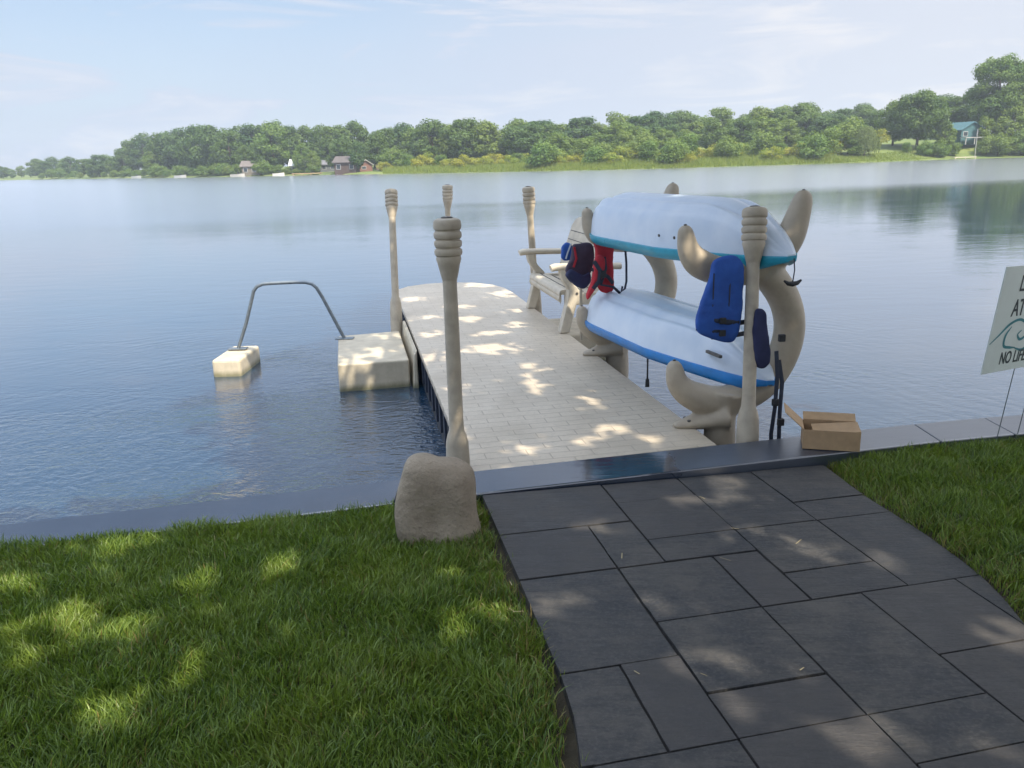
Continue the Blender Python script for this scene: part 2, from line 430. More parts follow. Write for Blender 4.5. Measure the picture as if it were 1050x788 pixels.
# seawall: cap slabs on a concrete wall
sw = empty('seawall', (0, 4.2, 0), 0, 'low seawall with a smooth wet dark stone cap between lawn and lake', 'seawall')
def capmesh(xa, xb, gap=.0015):
    b = MB(); k = max(2, int((xb-xa)/.5)+1); X = np.linspace(xa+gap, xb-gap, k); rings = []
    for x in X:
        f, q = bank_front(x), bank_rear(x)
        zt = .432 - .02*max(0, x-2.6)*.6
        rings.append([(x, f-4.2, zt-.09), (x, q-4.2, zt-.09), (x, q-4.2, zt), (x, f-4.2, zt)])
    b.rings(rings); return b
cuts = [-40, -20, -10, -6.2, -3.8, -.62, 2.52, 3.02, 6.2, 9.4, 16, 40]
for a, c in zip(cuts[:-1], cuts[1:]): capmesh(a, c).build('capstone', M['cap'], sw, bevel=.008)
b = MB(); rings = []
for x in xs:
    f, q = bank_front(x)+.05, bank_rear(x)-.04
    rings.append([(x, f-4.2, -.6), (x, q-4.2, -.6), (x, q-4.2, .335), (x, f-4.2, .335)])
b.rings(rings); b.build('wall_face', M['wall'], sw)

# ------------------------------------------------------------------ paved path: slabs on a module grid, clipped by its curved edges
def pu(k): return -.455 - .225*k
vR = piecewise([-12, -6, -4.0, -3.0, -2.5, -2.072, -1.9, -1.66, -1.29, -.98, -.75, -.24, 1], [-6.2, -.9, .75, 1.45, 1.66, 1.751, 1.818, 1.885, 1.925, 1.935, 1.939, 1.997, 2.0])
vL = piecewise([-12, -6, -4.0, -3.0, -2.5, -2.28, -2.04, -.4, 1], [-8.4, -2.95, -1.05, -.30, -.05, -.009, .009, .008, .006])
def bank_u(v):  # u of the cap's front edge at this v
    a = W(0, v); best = 0
    for _ in range(6):
        q = W(best, v); best += (bank_front(q.x) - .012 - q.y)/DU.y*.97
    return best
slabs = [(0,3,0,2),(0,2,2,4),(2,3,2,4),(3,5,0,1),(3,5,1,3),(3,5,3,4),(5,7,0,3),(5,7,3,5),(5,7,5,6),(4,5,4,6),(2,4,4,6),(0,2,4,7),(0,1,7,9),(1,2,7,9),
         (2,4,6,8),(2,4,8,9),(4,6,6,9),(7,10,0,2),(7,10,2,3),(7,10,3,6),(6,8,6,8),(8,10,6,8),(6,8,8,11),(8,10,8,10),(4,6,9,10),(2,4,9,11),(0,2,9,12),(4,6,10,13),(-2,0,7,9),(-2,0,9,11)]
occ = set((j, k) for a, b_, c, d in slabs for j in range(a, b_) for k in range(c, d))
for k in range(6, 44):
    for j in range(-30, 10):
        if (j, k) in occ: continue
        wj, hk = random.choice([(2, 2), (2, 3), (2, 1), (3, 2), (1, 2), (2, 2)])
        while wj > 1 and any((j+q, k+e) in occ for q in range(wj) for e in range(hk)): wj -= 1
        while hk > 1 and any((j+q, k+e) in occ for q in range(wj) for e in range(hk)): hk -= 1
        slabs.append((j, j+wj, k, k+hk)); occ |= set((j+q, k+e) for q in range(wj) for e in range(hk))
bm = bmesh.new(); tl = bm.faces.layers.float.new('tone')
G = .006
for (j0, j1, k0, k1) in slabs:
    G = random.uniform(.0028, .0066)
    v0, v1 = .2185*j0+G, .2185*j1-G
    if j0 == 0: v0 = -.01
    ua, ub = pu(k0)-G, pu(k1)+G
    if k0 == 0: ua = None
    steps = 7; L = []; Rg = []
    for i in range(steps):
        t = i/(steps-1)
        for side, lst in ((v0, L), (v1, Rg)):
            v = side
            for _ in range(2):
                a = bank_u(v) if ua is None else ua + .055*v
                u = lerp(a, ub + .055*v, t)
                v = min(max(side, vL(u)), vR(u))
            lst.append((u, v + .003*mnoise.noise((u*14, v*14, j0*3.1)) if .02 < v < 1.7 else v))
    if max(abs(l[1]-q[1]) for l, q in zip(L, Rg)) < .02: continue
    poly = L + Rg[::-1]; tone = random.random()
    top = []; bot = []; dz = random.uniform(-.002, .002); tx, ty = random.uniform(-.003, .003), random.uniform(-.003, .003)
    clean = []
    for q in poly:
        if not clean or abs(q[0]-clean[-1][0])+abs(q[1]-clean[-1][1]) > 1e-4: clean.append(q)
    cu = sum(q[0] for q in clean)/len(clean); cv = sum(q[1] for q in clean)/len(clean)
    for u, v in clean:
        P = W(u, v); z = gz(P.x, P.y) + dz + tx*(u-cu) + ty*(v-cv)
        top.append(bm.verts.new((P.x, P.y, z))); bot.append(bm.verts.new((P.x, P.y, z-.04)))
    m = len(top)
    try:
        F = [bm.faces.new(top)] + [bm.faces.new((top[i], bot[i], bot[(i+1) % m], top[(i+1) % m])) for i in range(m)]
        for f in F: f[tl] = tone
    except ValueError: pass
bmesh.ops.recalc_face_normals(bm, faces=bm.faces)
me = bpy.data.meshes.new('path'); bm.to_mesh(me); bm.free()
# the big top faces must face up
po = link('path', me, M['slab'], None, .004, 2); tag(po, kind='structure')
b = MB(); L = []
us = np.linspace(.0, -10, 60); vs = []; fs = []
for i, u in enumerate(us):
    a, c = vL(u)-.0, vR(u)+.0
    for t in (0, .33, .66, 1):
        v = lerp(a, c, t); uu = u
        if i == 0: uu = bank_u(v)
        P = W(uu, v); vs.append((P.x, P.y, gz(P.x, P.y)-.014))
for i in range(len(us)-1):
    if us[i+1] > -.45: pass
    for j in range(3): fs.append((i*4+j, i*4+j+1, i*4+j+5, i*4+j+4))
# keep only rows behind the cap
keep = []
for f in fs:
    if all(vs[i][1] <= bank_front(vs[i][0])+.002 for i in f): keep.append(f)
b.add(vs, keep); tag(b.build('path_bedding', M['joint']), kind='structure')

# ------------------------------------------------------------------ lawn
def pathdist(x, y):
    q = Vector((x, y, 0)) - O0; u = q.dot(DU); v = q.dot(DV)
    return vL(u)-v, v-vR(u)      # >0 : on the lawn, left / right
def blades(n, x0, x1, y0, y1, hmin, hmax, wd):
    X = rng.uniform(x0, x1, n); Y = rng.uniform(y0, y1, n)
    bf = np.interp(X, [-8, -2.4, -.2, 1.72, 2.9, 8], [2.1, 3.50, 4.02, 4.44, 4.70, 5.55])
    u = (X-O0.x)*DU.x + (Y-O0.y)*DU.y; v = (X-O0.x)*DV.x + (Y-O0.y)*DV.y
    ul = [-12, -6, -4.0, -3.0, -2.5, -2.28, -2.04, -.4, 1]; lv = [-8.4, -2.95, -1.05, -.30, -.05, -.009, .009, .008, .006]
    ur = [-12, -6, -4.0, -3.0, -2.5, -2.072, -1.9, -1.66, -1.29, -.98, -.75, -.24, 1]; rv = [-6.2, -.9, .75, 1.45, 1.66, 1.751, 1.818, 1.885, 1.925, 1.935, 1.939, 1.997, 2.0]
    dl = np.interp(u, ul, lv) - v; dr = v - np.interp(u, ur, rv)
    wob = .012*np.sin(u*23)+.012*np.sin(u*57+1)
    edge = np.maximum(dl, dr)
    bare = np.where(dl > 0, .022+wob + .022*np.sin(u*5+.6), .006+wob)
    ok = (edge > bare) & (Y < bf-.002)
    # sparse along the bare strip by the path
    ok &= rng.random(n) < np.clip((edge-bare)/.10+.30, 0, 1)
    ok &= ((X+.36)**2/.16**2 + (Y-3.62)**2/.13**2) > 1
    return X[ok], Y[ok], edge[ok], bf[ok]
def clump(x, y, s, ph):
    return .5+.5*np.sin(x*s+ph+1.7*np.sin(y*s*.8+ph))*np.sin(y*s*1.13+2*ph+1.3*np.sin(x*s*.7))
def make_lawn(name, n, box):
    X, Y, ed, bf = blades(n, *box, 0, 0, 0); n = len(X)
    cl = clump(X, Y, 9, .3)*.6 + clump(X, Y, 23, 1.1)*.4
    h = (.036 + .046*cl)*rng.uniform(.55, 1.35, n)
    wdt = rng.uniform(.0011, .0026, n)
    ang = clump(X, Y, 5, 2.2)*6.28*1.3 + rng.normal(0, 1.5, n)
    lean = rng.uniform(.10, .85, n)*h
    Z = np.array([lz(a, b) for a, b in zip(X, Y)]) - .042
    yaw = rng.uniform(0, 6.28, n)
    dx, dy = np.cos(ang)*lean, np.sin(ang)*lean
    wx, wy = np.cos(yaw)*wdt, np.sin(yaw)*wdt
    V = np.empty((n, 7, 3)); 
    for k, (t, ws) in enumerate(((0, 1.0), (.4, .95), (.75, .7))):
        cx, cy, cz = X+dx*t*t, Y+dy*t*t, Z + h*(t - .18*t*t*(lean/h))
        V[:, 2*k, 0] = cx-wx*ws; V[:, 2*k, 1] = cy-wy*ws; V[:, 2*k, 2] = cz
        V[:, 2*k+1, 0] = cx+wx*ws; V[:, 2*k+1, 1] = cy+wy*ws; V[:, 2*k+1, 2] = cz
    V[:, 6, 0] = X+dx; V[:, 6, 1] = Y+dy; V[:, 6, 2] = Z+h*(1-.25*(lean/h))
    base = (np.arange(n)*7)[:, None]
    F = np.concatenate([base+np.array([0, 1, 3, 2]), base+np.array([2, 3, 5, 4]), base+np.array([4, 5, 6, 6])], 0)
    tone = np.clip(rng.normal(.45, .25, n), 0, 1)
    dp = clump(X, Y, 6, 4.0)*.6 + clump(X, Y, 17, .4)*.5
    dry = (rng.random(n) < np.clip(.03 + .45*np.clip(dp-.78, 0, 1) + .25*np.clip(1-ed/.22, 0, 1), 0, .6))*rng.uniform(.4, 1, n)
    # triangles for tips written as quads would be degenerate: build two sets
    V = V.reshape(-1, 3)
    me = bpy.data.meshes.new(name)
    Q = F[:2*n]; Tt = (base+np.array([4, 5, 6]))
    me.vertices.add(len(V)); me.vertices.foreach_set('co', V.astype(np.float32).ravel())
    loops = np.concatenate([Q.ravel(), Tt.ravel()]).astype(np.int32)
    me.loops.add(len(loops)); me.loops.foreach_set('vertex_index', loops)
    ls = np.concatenate([np.arange(2*n)*4, 8*n + np.arange(n)*3]).astype(np.int32)
    me.polygons.add(3*n); me.polygons.foreach_set('loop_start', ls)
    for an, av in (('tone', tone), ('dry', dry)):
        a = me.attributes.new(an, 'FLOAT', 'FACE'); a.data.foreach_set('value', np.tile(av, 3).astype(np.float32))
    me.update(); me.validate(); me.shade_smooth()
    return tag(link(name, me, M['grass']), label, 'grass', None, 'stuff')
label = 'thick green lawn grass left of the paved path'
make_lawn('lawn_grass', 270000, (-3.4, .6, 1.3, 4.05))
label = 'shaded green lawn grass right of the paved path'
make_lawn('lawn_grass', 200000, (1.0, 4.6, 1.6, 5.2))
# dead leaves and clippings
b = MB()
for _ in range(14):
    u = random.uniform(-2.7, -.6); v = vL(u) - random.uniform(0.0, .10) if random.random() < .35 else random.uniform(.05, 1.7)
    P = W(u, v); z = gz(P.x, P.y) + .004; a = random.uniform(0, 6.28); l = random.uniform(.008, .026); ww = random.uniform(.0008, .0022)
    d = Vector((math.cos(a), math.sin(a), 0)); e = Vector((-d.y, d.x, 0))
    P.z = z
    b.add([P-d*l-e*ww, P+d*l-e*ww+Vector((0, 0, .004)), P+d*l+e*ww+Vector((0, 0, .004)), P-d*l+e*ww], [(0, 1, 2, 3)])
tag(b.build('grass_clippings', plain('dry_clippings', (.42, .35, .19), .8)), 'dry grass clippings scattered over the dark pavers', 'clippings', None, 'stuff')

# ------------------------------------------------------------------ boulder
def make_boulder():
    b = MB(); rings = []; n = 28
    prof = [(-.08, 1.0), (0, 1.02), (.08, 1.0), (.16, .96), (.24, .90), (.30, .83), (.34, .74), (.368, .62), (.388, .42), (.395, .16)]
    for z, s in prof:
        ring = []
        for k in range(n):
            a = 2*PI*k/n; c, q = math.cos(a), math.sin(a)
            rr = (abs(c/.198)**3.6 + abs(q/.15)**3.6)**(-1/3.6)*s
            P = Vector((c*rr, q*rr, z + (-.012*c if z > .3 else 0)))
            nn = mnoise.noise(P*5)*.030 + mnoise.noise(P*17+Vector((3, 1, 2)))*.009
            P += Vector((c, q, .4))*nn; P.x += -.012*z/.39 - .01
            ring.append(P)
        rings.append(ring)
    b.rings(rings); o = b.build('landscape_rock', M['rock'], smooth=180, loc=(-.352, 3.625, .395))
    s = o.modifiers.new('s', 'SUBSURF'); s.levels = s.render_levels = 2
    tag(o, 'brown flat topped boulder standing on the lawn beside the dark path', 'rock')
make_boulder()

# ------------------------------------------------------------------ dock
dk = empty('floating_dock', W(0, 0, 0), RZ, 'long beige plastic floating dock with tile textured deck and rounded end', 'dock')
out = [(-.01, .0), (1.53, .075+.0), (1.53, 6.35), (1.50, 6.9), (1.40, 7.25), (1.18, 7.55), (.85, 7.74), (.5, 7.72), (.2, 7.55), (.02, 7.25), (0, 7.0)]
out[0] = (0, -.005)
def inset(pts, d):
    c = Vector((.76, 3.7, 0)); return [(x + (d if x < .3 else -d if x > 1.2 else 0), y + (d if y < .3 else -d if y > 7.2 else 0)) for x, y in pts]
b = MB(); b.prism(out, .345, .40); b.build('deck', M['deck'], dk, bevel=.012, seg=3)
b = MB(); b.prism(inset(out, .03), -.25, .343); b.build('float_hull', M['black'], dk)
rib = None
for i in range(23):                                          # moulded pockets along the float's side
    y = .22 + i*.30
    if 3.3 < y < 5.0: continue
    b = MB(); b.box((.012, 0, .08), (.032, .07, .30))
    if rib is None: rib = b.build('side_rib', M['strap'], dk, loc=(0, y, 0))
    else:
        q = rib.copy(); C.objects.link(q); q.location = (0, y, 0)
b = MB(); b.box((1.56, 3.95, -.2), (2.08, 4.95, .30)); b.build('outrigger_float', M['step'], dk, bevel=.02)
# swim step on the left
stp = empty('swim_step', W(4.2, -.4, 0), RZ, 'low sunlit beige plastic step block attached to left side of dock', 'swim step')
b = MB(); b.prism([(-.37, -.72), (.31, -.72), (.31, .76), (-.37, .68)], -.2, .27); b.build('tread', M['step'], stp, bevel=.018, seg=3)
b = MB(); b.rings([[(.315, -.80, -.2), (.385, -.80, -.2), (.385, -.80, .375), (.355, -.80, .33)], [(.315, .80, -.2), (.385, .80, -.2), (.385, .80, .375), (.355, .80, .375)]])
b.build('riser', M['step'], stp, bevel=.01)
# small float and rail
fl = empty('marker_float', W(4.80, -1.86, 0), RZ-R(11), 'small square beige float carrying the outer foot of the metal rail', 'float')
b = MB(); b.box((-.15, -.36, -.12), (.15, .34, .18)); b.build('float_body', M['step'], fl, bevel=.03, seg=3)
P0 = W(4.92, -1.855, .19); P1 = W(4.70, -.70, .27)
gr = empty('grab_rail', P0, 0, 'grey arched metal handrail bridging small float and swim step', 'rail')
dd = (P1-P0)
pts = [(0, 0, .0), (.10, 0, .28), (.185, 0, .575), (.20, 0, .63), (.235, 0, .68), (.29, 0, .705), (.36, 0, .71), (.60, 0, .715), (.68, 0, .71), (.735, 0, .69), (.775, 0, .645), (.82, 0, .54), (.99, 0, .08)]
b = MB(); b.tube([Vector((dd.x*x/.99, dd.y*x/.99, z)) for x, _, z in pts], .019, 12); b.build('rail_tube', M['galv'], gr, smooth=50)
for q, zz in ((Vector((0, 0, 0)), .004), (Vector((dd.x, dd.y, .08)), .004)):
    b = MB(); b.box((q.x-.10, q.y-.05, q.z), (q.x+.10, q.y+.05, q.z+.012)); b.build('foot_plate', M['galv'], gr, bevel=.004)

# posts
def make_post(name, foot, top, label, base_dn=.75, sk=1.0):
    foot, top = Vector(foot), Vector(top); h = (top-foot).length
    o = empty(name, foot, 0, label, 'dock post', 'honey dipper shaped dock posts')
    o.rotation_mode = 'QUATERNION'; o.rotation_quaternion = (top-foot).to_track_quat('Z', 'Y')
    b = MB(); b.lathe([(.066, -base_dn), (.068, -.02), (.068, .06), (.064, .16), (.054, .205), (.044, .23), (.041, .30), (.041, h*.5), (.0385, h-.36), (.040, h-.33)]); b.build('shaft', M['post'], o, smooth=60)
    prof = [(.040, h-.33), (.048, h-.30), (.060, h-.245), (.069, h-.215)]
    for i in range(3):
        z = h-.205 + i*.045
        prof += [(.066, z), (.066, z+.006), (.073, z+.012), (.0755, z+.022), (.0755, z+.034), (.073, z+.041)]
    prof += [(.067, h-.068), (.067, h-.062), (.074, h-.055), (.0755, h-.04), (.074, h-.018), (.067, h-.007), (.05, h), (.02, h+.001)]
    b = MB(); b.lathe(prof); b.build('grooved_head', M['post'], o, smooth=35)
    b = MB(); b.lathe([(.032, h+.0005), (.032, h+.006), (.026, h+.009), (.004, h+.0095)], n=16); b.build('cap_plug', M['bolt'], o, smooth=40)
    return o
make_post('dock_post', W(.085, -.055, .40), (-.322, 4.50, 1.813), 'nearest grooved plastic post rising behind the brown boulder')
make_post('dock_post', W(5.14, -.105, .40), (-1.345, 9.93, 1.81), 'tall plastic post beside the far corner of the swim step')
make_post('dock_post', W(7.62, .80, .40), (-.835, 12.1, 1.79), 'most distant plastic post at the rounded end of the dock')
make_post('dock_post', W(5.38, 1.60, .40), (.257, 10.0, 1.797), 'plastic post at the far armrest of the bench')
make_post('dock_post', W(.09, 1.735, .38), (1.482, 5.05, 1.79), 'thick grooved post in front of the kayak rack near the cardboard box')

# ------------------------------------------------------------------ bench (faces left across the dock)
bn = empty('dock_bench', W(4.43, 1.47, .40), RZ, 'beige plastic bench with sloped legs facing across the dock', 'bench')
# local: x = across (v), y = along (u), z up from deck
def frame_leg(y):
    t = .06
    b = MB()
    pr = [(-.03, 0), (.07, 0), (.13, .22), (.19, .42), (.10, .52), (.06, .64), (-.02, .64), (.0, .55), (.065, .44), (.05, .30)]
    b.add([(x, y-t, z) for x, z in pr] + [(x, y+t, z) for x, z in pr], [tuple(range(len(pr))), tuple(range(len(pr), 2*len(pr)))[::-1]] + [(i, i+len(pr), (i+1) % len(pr)+len(pr), (i+1) % len(pr)) for i in range(len(pr))])
    bm = bmesh.new(); me = bpy.data.meshes.new('leg'); me.from_pydata(b.v, [], b.f); bm.from_mesh(me); bmesh.ops.recalc_face_normals(bm, faces=bm.faces); bmesh.ops.triangulate(bm, faces=[f for f in bm.faces if len(f.verts) > 4]); bm.to_mesh(me); bm.free()
    return me
for y in (-.79, .75):
    lg = link('leg', frame_leg(y), M['bench'], bn, .014, 3)
    b = MB(); b.lathe([(.014, -.004), (.014, .004)], n=10); bo = b.build('bolt', M['bolt'], lg); bo.location = (.15, y-.062, .40); bo.rotation_euler = (R(90), 0, 0)
    b = MB(); b.tube([Vector((x, y, z)) for x, z in ((-.10, .655), (-.06, .665), (.1, .665), (.4, .655), (.62, .645))], [.034, .038, .036, .034, .034], 14, 1.7); b.build('armrest', M['bench'], bn, smooth=60)
    b = MB(); b.box((.44, y-.05, .0), (.54, y+.05, .62)); b.build('rear_support', M['bench'], bn, bevel=.015)
    b = MB(); b.box((.13, y-.045, .28), (.58, y+.045, .40)); b.build('side_panel', M['bench'], bn, bevel=.01)
prof = bez([(.02, .33), (.0, .385), (.04, .425), (.2, .40), (.36, .375), (.52, .40)], 5)
b = MB(); rings = []
for y in np.linspace(-.72, .68, 2):
    rings.append([(x, y, z) for x, z in prof] + [(x, y, z-.05) for x, z in prof[::-1][:-1]])
b.rings(rings); st = b.build('seat', M['bench'], bn, bevel=.008)
b = MB()
for x, z in ((.12, .4185), (.26, .3935), (.40, .382)): b.box((x-.004, -.70, z-.004), (x+.004, .66, z+.002))
b.build('seat_groove', M['bolt'], st)
# back: rounded panel leaning
Mb = Matrix.Translation((.36, -.02, .42)) @ Matrix.Rotation(R(-71), 4, 'Y')
pts = []
for t in np.linspace(0, 1, 22):
    y = lerp(-.70, .70, t); q = abs(y)/.70
    pts.append((.56 + .13*math.sqrt(max(0, 1-q**3.5)), y))
poly = [(0, -.70)] + pts + [(0, .70)]
b = MB(); b.prism(poly[::-1], -.02, .03); me_v = [Mb @ Vector(q) for q in b.v]; b.v = me_v
bk = b.build('backrest', M['bench'], bn, bevel=.012)
b = MB()
for x in (.10, .20, .30, .40, .50): b.box((x-.004, -.66, .027), (x+.004, .66, .0325))
b.v = [Mb @ Vector(q) for q in b.v]; b.build('backrest_groove', M['bolt'], bk)

# ------------------------------------------------------------------ kayak racks
def make_rack(name, u, label):
    o = empty(name, W(u, 1.53, .40), RZ, label, 'kayak rack', 'curved plastic kayak racks on the dock edge')
    K = lambda pts: [Vector((v-1.53, 0, z-.40)) for v, z in pts]
    low = bez([(1.395, .80), (1.42, .70), (1.50, .62), (1.64, .565), (1.80, .56), (1.95, .605), (2.07, .71), (2.15, .86), (2.175, 1.02), (2.14, 1.17), (2.06, 1.30), (1.98, 1.38)], 6)
    up = bez([(1.445, 1.645), (1.47, 1.54), (1.535, 1.46), (1.66, 1.405), (1.82, 1.39), (1.97, 1.42), (2.08, 1.50), (2.15, 1.61), (2.19, 1.73), (2.215, 1.82)], 6)
    def rad(n, r0, r1, r2):
        return [r0 + (r1-r0)*min(1, i/(n*.22)) if i < n*.5 else r1 + (r2-r1)*max(0, (i-n*.75)/(n*.25)) for i in range(n)]
    b = MB()
    b.tube(K(low), rad(len(low), .054, .098, .102), 20, 1.05)
    b.tube(K(up), rad(len(up), .050, .090, .058), 20, 1.05)
    for (v, z), rr in (((1.395, .80), .052), ((1.445, 1.645), .050), ((2.215, 1.82), .058)):
        b.lathe([(rr*math.sin(t), -rr*math.cos(t)) for t in np.linspace(.15, PI-.15, 9)], (v-1.53, 0, z-.40), 16)
    b.tube(K([(1.75, .62), (1.735, .54), (1.725, .48), (1.72, .40), (1.72, .30), (1.72, -.1)]), [.14, .115, .098, .100, .105, .105], 20)
    b.tube(K([(1.73, .47), (1.66, .455), (1.57, .432), (1.475, .418), (1.40, .410)]), [.105, .080, .055, .036, .022], 18, 1.6)
    body = b.build('cradle_frame', M['rack'], o, smooth=180)
    m = body.modifiers.new('remesh', 'REMESH'); m.mode = 'VOXEL'; m.voxel_size = .013; m.use_smooth_shade = True
    s = body.modifiers.new('smooth', 'SMOOTH'); s.iterations = 6; s.factor = .5
    for dy in (-.035, .035):
        b = MB(); b.lathe([(.013, 0), (.013, .008), (.009, .012)], (0, 0, 0), 10); bo = b.build('bolt', M['bolt'], o, loc=(1.49-1.53, dy, .043))
    for (v, z) in ((1.443, 1.668), (1.393, .825), (2.216, 1.85)):
        b = MB(); b.lathe([(.010, -.01), (.010, .028), (.006, .030)], (0, 0, 0), 10); b.build('tip_plug', M['bolt'], o, loc=(v-1.53, 0, z-.40))
    return o
make_rack('kayak_rack', .45, 'nearer curved kayak rack behind the thick post with blue life jackets')
make_rack('kayak_rack', 2.60, 'farther curved kayak rack next to the bench with red life jacket')

# ------------------------------------------------------------------ kayaks, stored upside down
def make_kayak(name, label, u0, u1, vc, zrim, yaw, near, far, halfw, hgt, band, bandm, tilt=0, pitch=0, roll=0):
    L = u1-u0; o = empty(name, W((u0+u1)/2, vc, zrim), RZ+yaw, label, 'kayak', 'upside down kayaks on the racks')
    o.rotation_euler = (pitch, roll, RZ+yaw)
    ns = 44; m = 33
    def width(t):
        a = 1.0
        if near == 'point': a *= min(1, (max(t, 0)/.42))**.55 if t < .42 else 1
        else: a *= (1-(1-min(1, t/.22))**2.4)*.62+.38 if t < .22 else 1
        s = 1-t
        if far == 'point': a *= (min(1, s/.45))**.60 if s < .45 else 1
        else: a *= (1-(1-min(1, s/.22))**2.4)*.50+.50 if s < .22 else 1
        return halfw*a
    def height(t):
        a = 1.0
        if near == 'point': a *= (1-(1-min(1, t/.30))**1.9)
        else: a *= .70+.30*(1-(1-min(1, t/.2))**2)
        s = 1-t
        if far == 'point': a *= (1-(1-min(1, s/.34))**1.9)
        else: a *= .78+.22*(1-(1-min(1, s/.16))**2)
        return hgt*a
    def sheer(t): return .05*((2*t-1)**2) if near == 'point' or far == 'point' else .02*((2*t-1)**2)
    hull = []; bandr = []
    for i in range(ns):
        t = i/(ns-1); t = .5-.5*math.cos(PI*t)*1.0 if 0 else t
        te = min(max(t, .004), .996)
        w_, h_ = width(te), height(te); y = lerp(-L/2, L/2, t)
        ring = []
        for k in range(m):
            q = -1+2*k/(m-1); s = math.copysign(abs(q)**.8, q)
            x = w_*s
            a = abs(s)
            # chined hull: flared side, shallow channel beside a central keel
            z = h_*(1-a**4.2)**.62
            z += -.034*math.exp(-((a-.36)/.10)**2)*min(1, h_/hgt)**2*(1 if a < .9 else 0) + .012*math.exp(-(a/.10)**2)*min(1, h_/hgt)**2
            z += -.024*math.exp(-((a-.70)/.07)**2)*min(1, h_/hgt)**2
            ring.append((x, y, z + sheer(t)*-.0))
        hull.append(ring)
    b = MB()
    vs = [p for r_ in hull for p in r_]; fs = []
    for i in range(ns-1):
        for k in range(m-1): fs.append((i*m+k, i*m+k+1, (i+1)*m+k+1, (i+1)*m+k))
    fs.append(tuple(range(m))); fs.append(tuple(range((ns-1)*m, ns*m))[::-1])
    b.add(vs, fs); h = b.build('hull', M['hull'], o, smooth=42)
    # deck side: coloured band curling under the rim
    b = MB(); prof = [(1.0, .0), (1.03, -.004), (1.032, -.03), (1.0, -.062), (.93, -.092), (.80, -.105), (.5, -.085), (.2, -.075)]
    rings = []
    for i in range(ns):
        t = i/(ns-1); te = min(max(t, .004), .996); w_ = width(te)+.004; y = lerp(-L/2-.004, L/2+.004, t)
        fall = min(1, min(te, 1-te)/.10+.35)*band
        r_ = [(-w_*a, y, z*fall) for a, z in prof] + [(w_*a, y, z*fall) for a, z in prof[::-1]]
        rings.append(r_)
    b.rings(rings); d = b.build('deck', bandm, o, smooth=50)
    return o, h
ku, kuh = make_kayak('kayak', 'white kayak with teal deck lying upside down on upper rack', .13, 2.76, 1.855, 1.505, R(5.6), 'point', 'blunt', .355, .31, .85, M['teal'], pitch=R(-.3), roll=R(-3))
kl, klh = make_kayak('kayak', 'white kayak with blue deck lying upside down on lower rack', .24, 2.88, 1.83, .715, R(5.2), 'point', 'blunt', .35, .29, .85, M['blueband'], pitch=R(-.4), roll=R(4))
def klocal(o, u, v, z): return o.matrix_basis.inverted() @ W(u, v, z)
# sticker on the lower hull, drain plugs on the upper
b = MB()
Q = klocal(kl, .20, 1.56, .88)
for (yy, xx) in ((-.98, -.215),):
    b.box((xx-.012, yy-.09, .095), (xx+.012, yy+.09, .115))
b.build('maker_plate', M['bolt'], kl, bevel=.004)
for yy, zz, xx in ((-.52, .085, -.352), (-.30, .085, -.354)):
    b = MB(); b.lathe([(.010, -.004), (.010, .004)], (0, 0, 0), 10); q = b.build('rivet', M['bolt'], ku, loc=(xx, yy, zz)); q.rotation_euler = (0, R(90), 0)
# toggle carry handle hanging from the bow tip of the upper kayak
tg = empty('carry_handle', W(.11, 1.985, 1.50), RZ, 'dark toggle handle dangling on a cord from upper kayak tip', 'handle')
b = MB(); b.tube([(0, 0, 0), (.005, -.005, -.07), (.0, 0, -.14)], .004, 6); b.build('cord', M['strap'], tg)
b = MB(); b.tube([(-.055, 0, -.130), (-.03, 0, -.147), (0, 0, -.152), (.03, 0, -.147), (.055, 0, -.130)], [.006, .013, .016, .013, .006], 10); b.build('grip', M['black'], tg, smooth=60)
# loose straps under the kayaks
b = MB(); Q = W(2.1, 1.62, 1.39)
b.tube([Q, Q+Vector((.01, 0, -.12)), Q+Vector((.012, 0, -.27)), Q+Vector((.0, 0, -.33)), Q+Vector((-.03, 0, -.36)), Q+Vector((-.02, .0, -.31))], .009, 6, .3)
tag(b.build('hanging_strap', M['strap']), 'short dark strap dangling under the upper kayak beside red jacket', 'strap')
b = MB(); Q = W(1.3, 1.53, .66)
b.tube([Q, Q+Vector((0, 0, -.08)), Q+Vector((.0, 0, -.20))], [.007, .006, .008], 6, .4); b.tube([Q+Vector((0, 0, -.16)), Q+Vector((0, 0, -.22))], [.014, .017], 8, .5)
tag(b.build('hanging_strap', M['black']), 'dark strap end with buckle hanging below the lower kayak', 'strap')

# ------------------------------------------------------------------ life jackets
def pad(pts, thick, M4, sub=2):
    """a padded panel from an outline (x across, z down) with rounded pillow faces"""
    bm = bmesh.new(); n = len(pts)
    cx = sum(p[0] for p in pts)/n; cz = sum(p[1] for p in pts)/n
    lay = []
    for d, s in ((-.5, .80), (-.30, .97), (0, 1.0), (.30, .97), (.5, .80)):
        lay.append([bm.verts.new(M4 @ Vector((cx+(x-cx)*s, d*thick, cz+(z-cz)*s))) for x, z in pts])
    for a, c in zip(lay[:-1], lay[1:]):
        for i in range(n): bm.faces.new((a[i], a[(i+1) % n], c[(i+1) % n], c[i]))
    for L_, sgn in ((lay[0], -1), (lay[-1], 1)):
        cc = bm.verts.new(M4 @ Vector((cx, sgn*thick*.60, cz)))
        for i in range(n): bm.faces.new((L_[i], L_[(i+1) % n], cc))
    bmesh.ops.recalc_face_normals(bm, faces=bm.faces)
    return bm
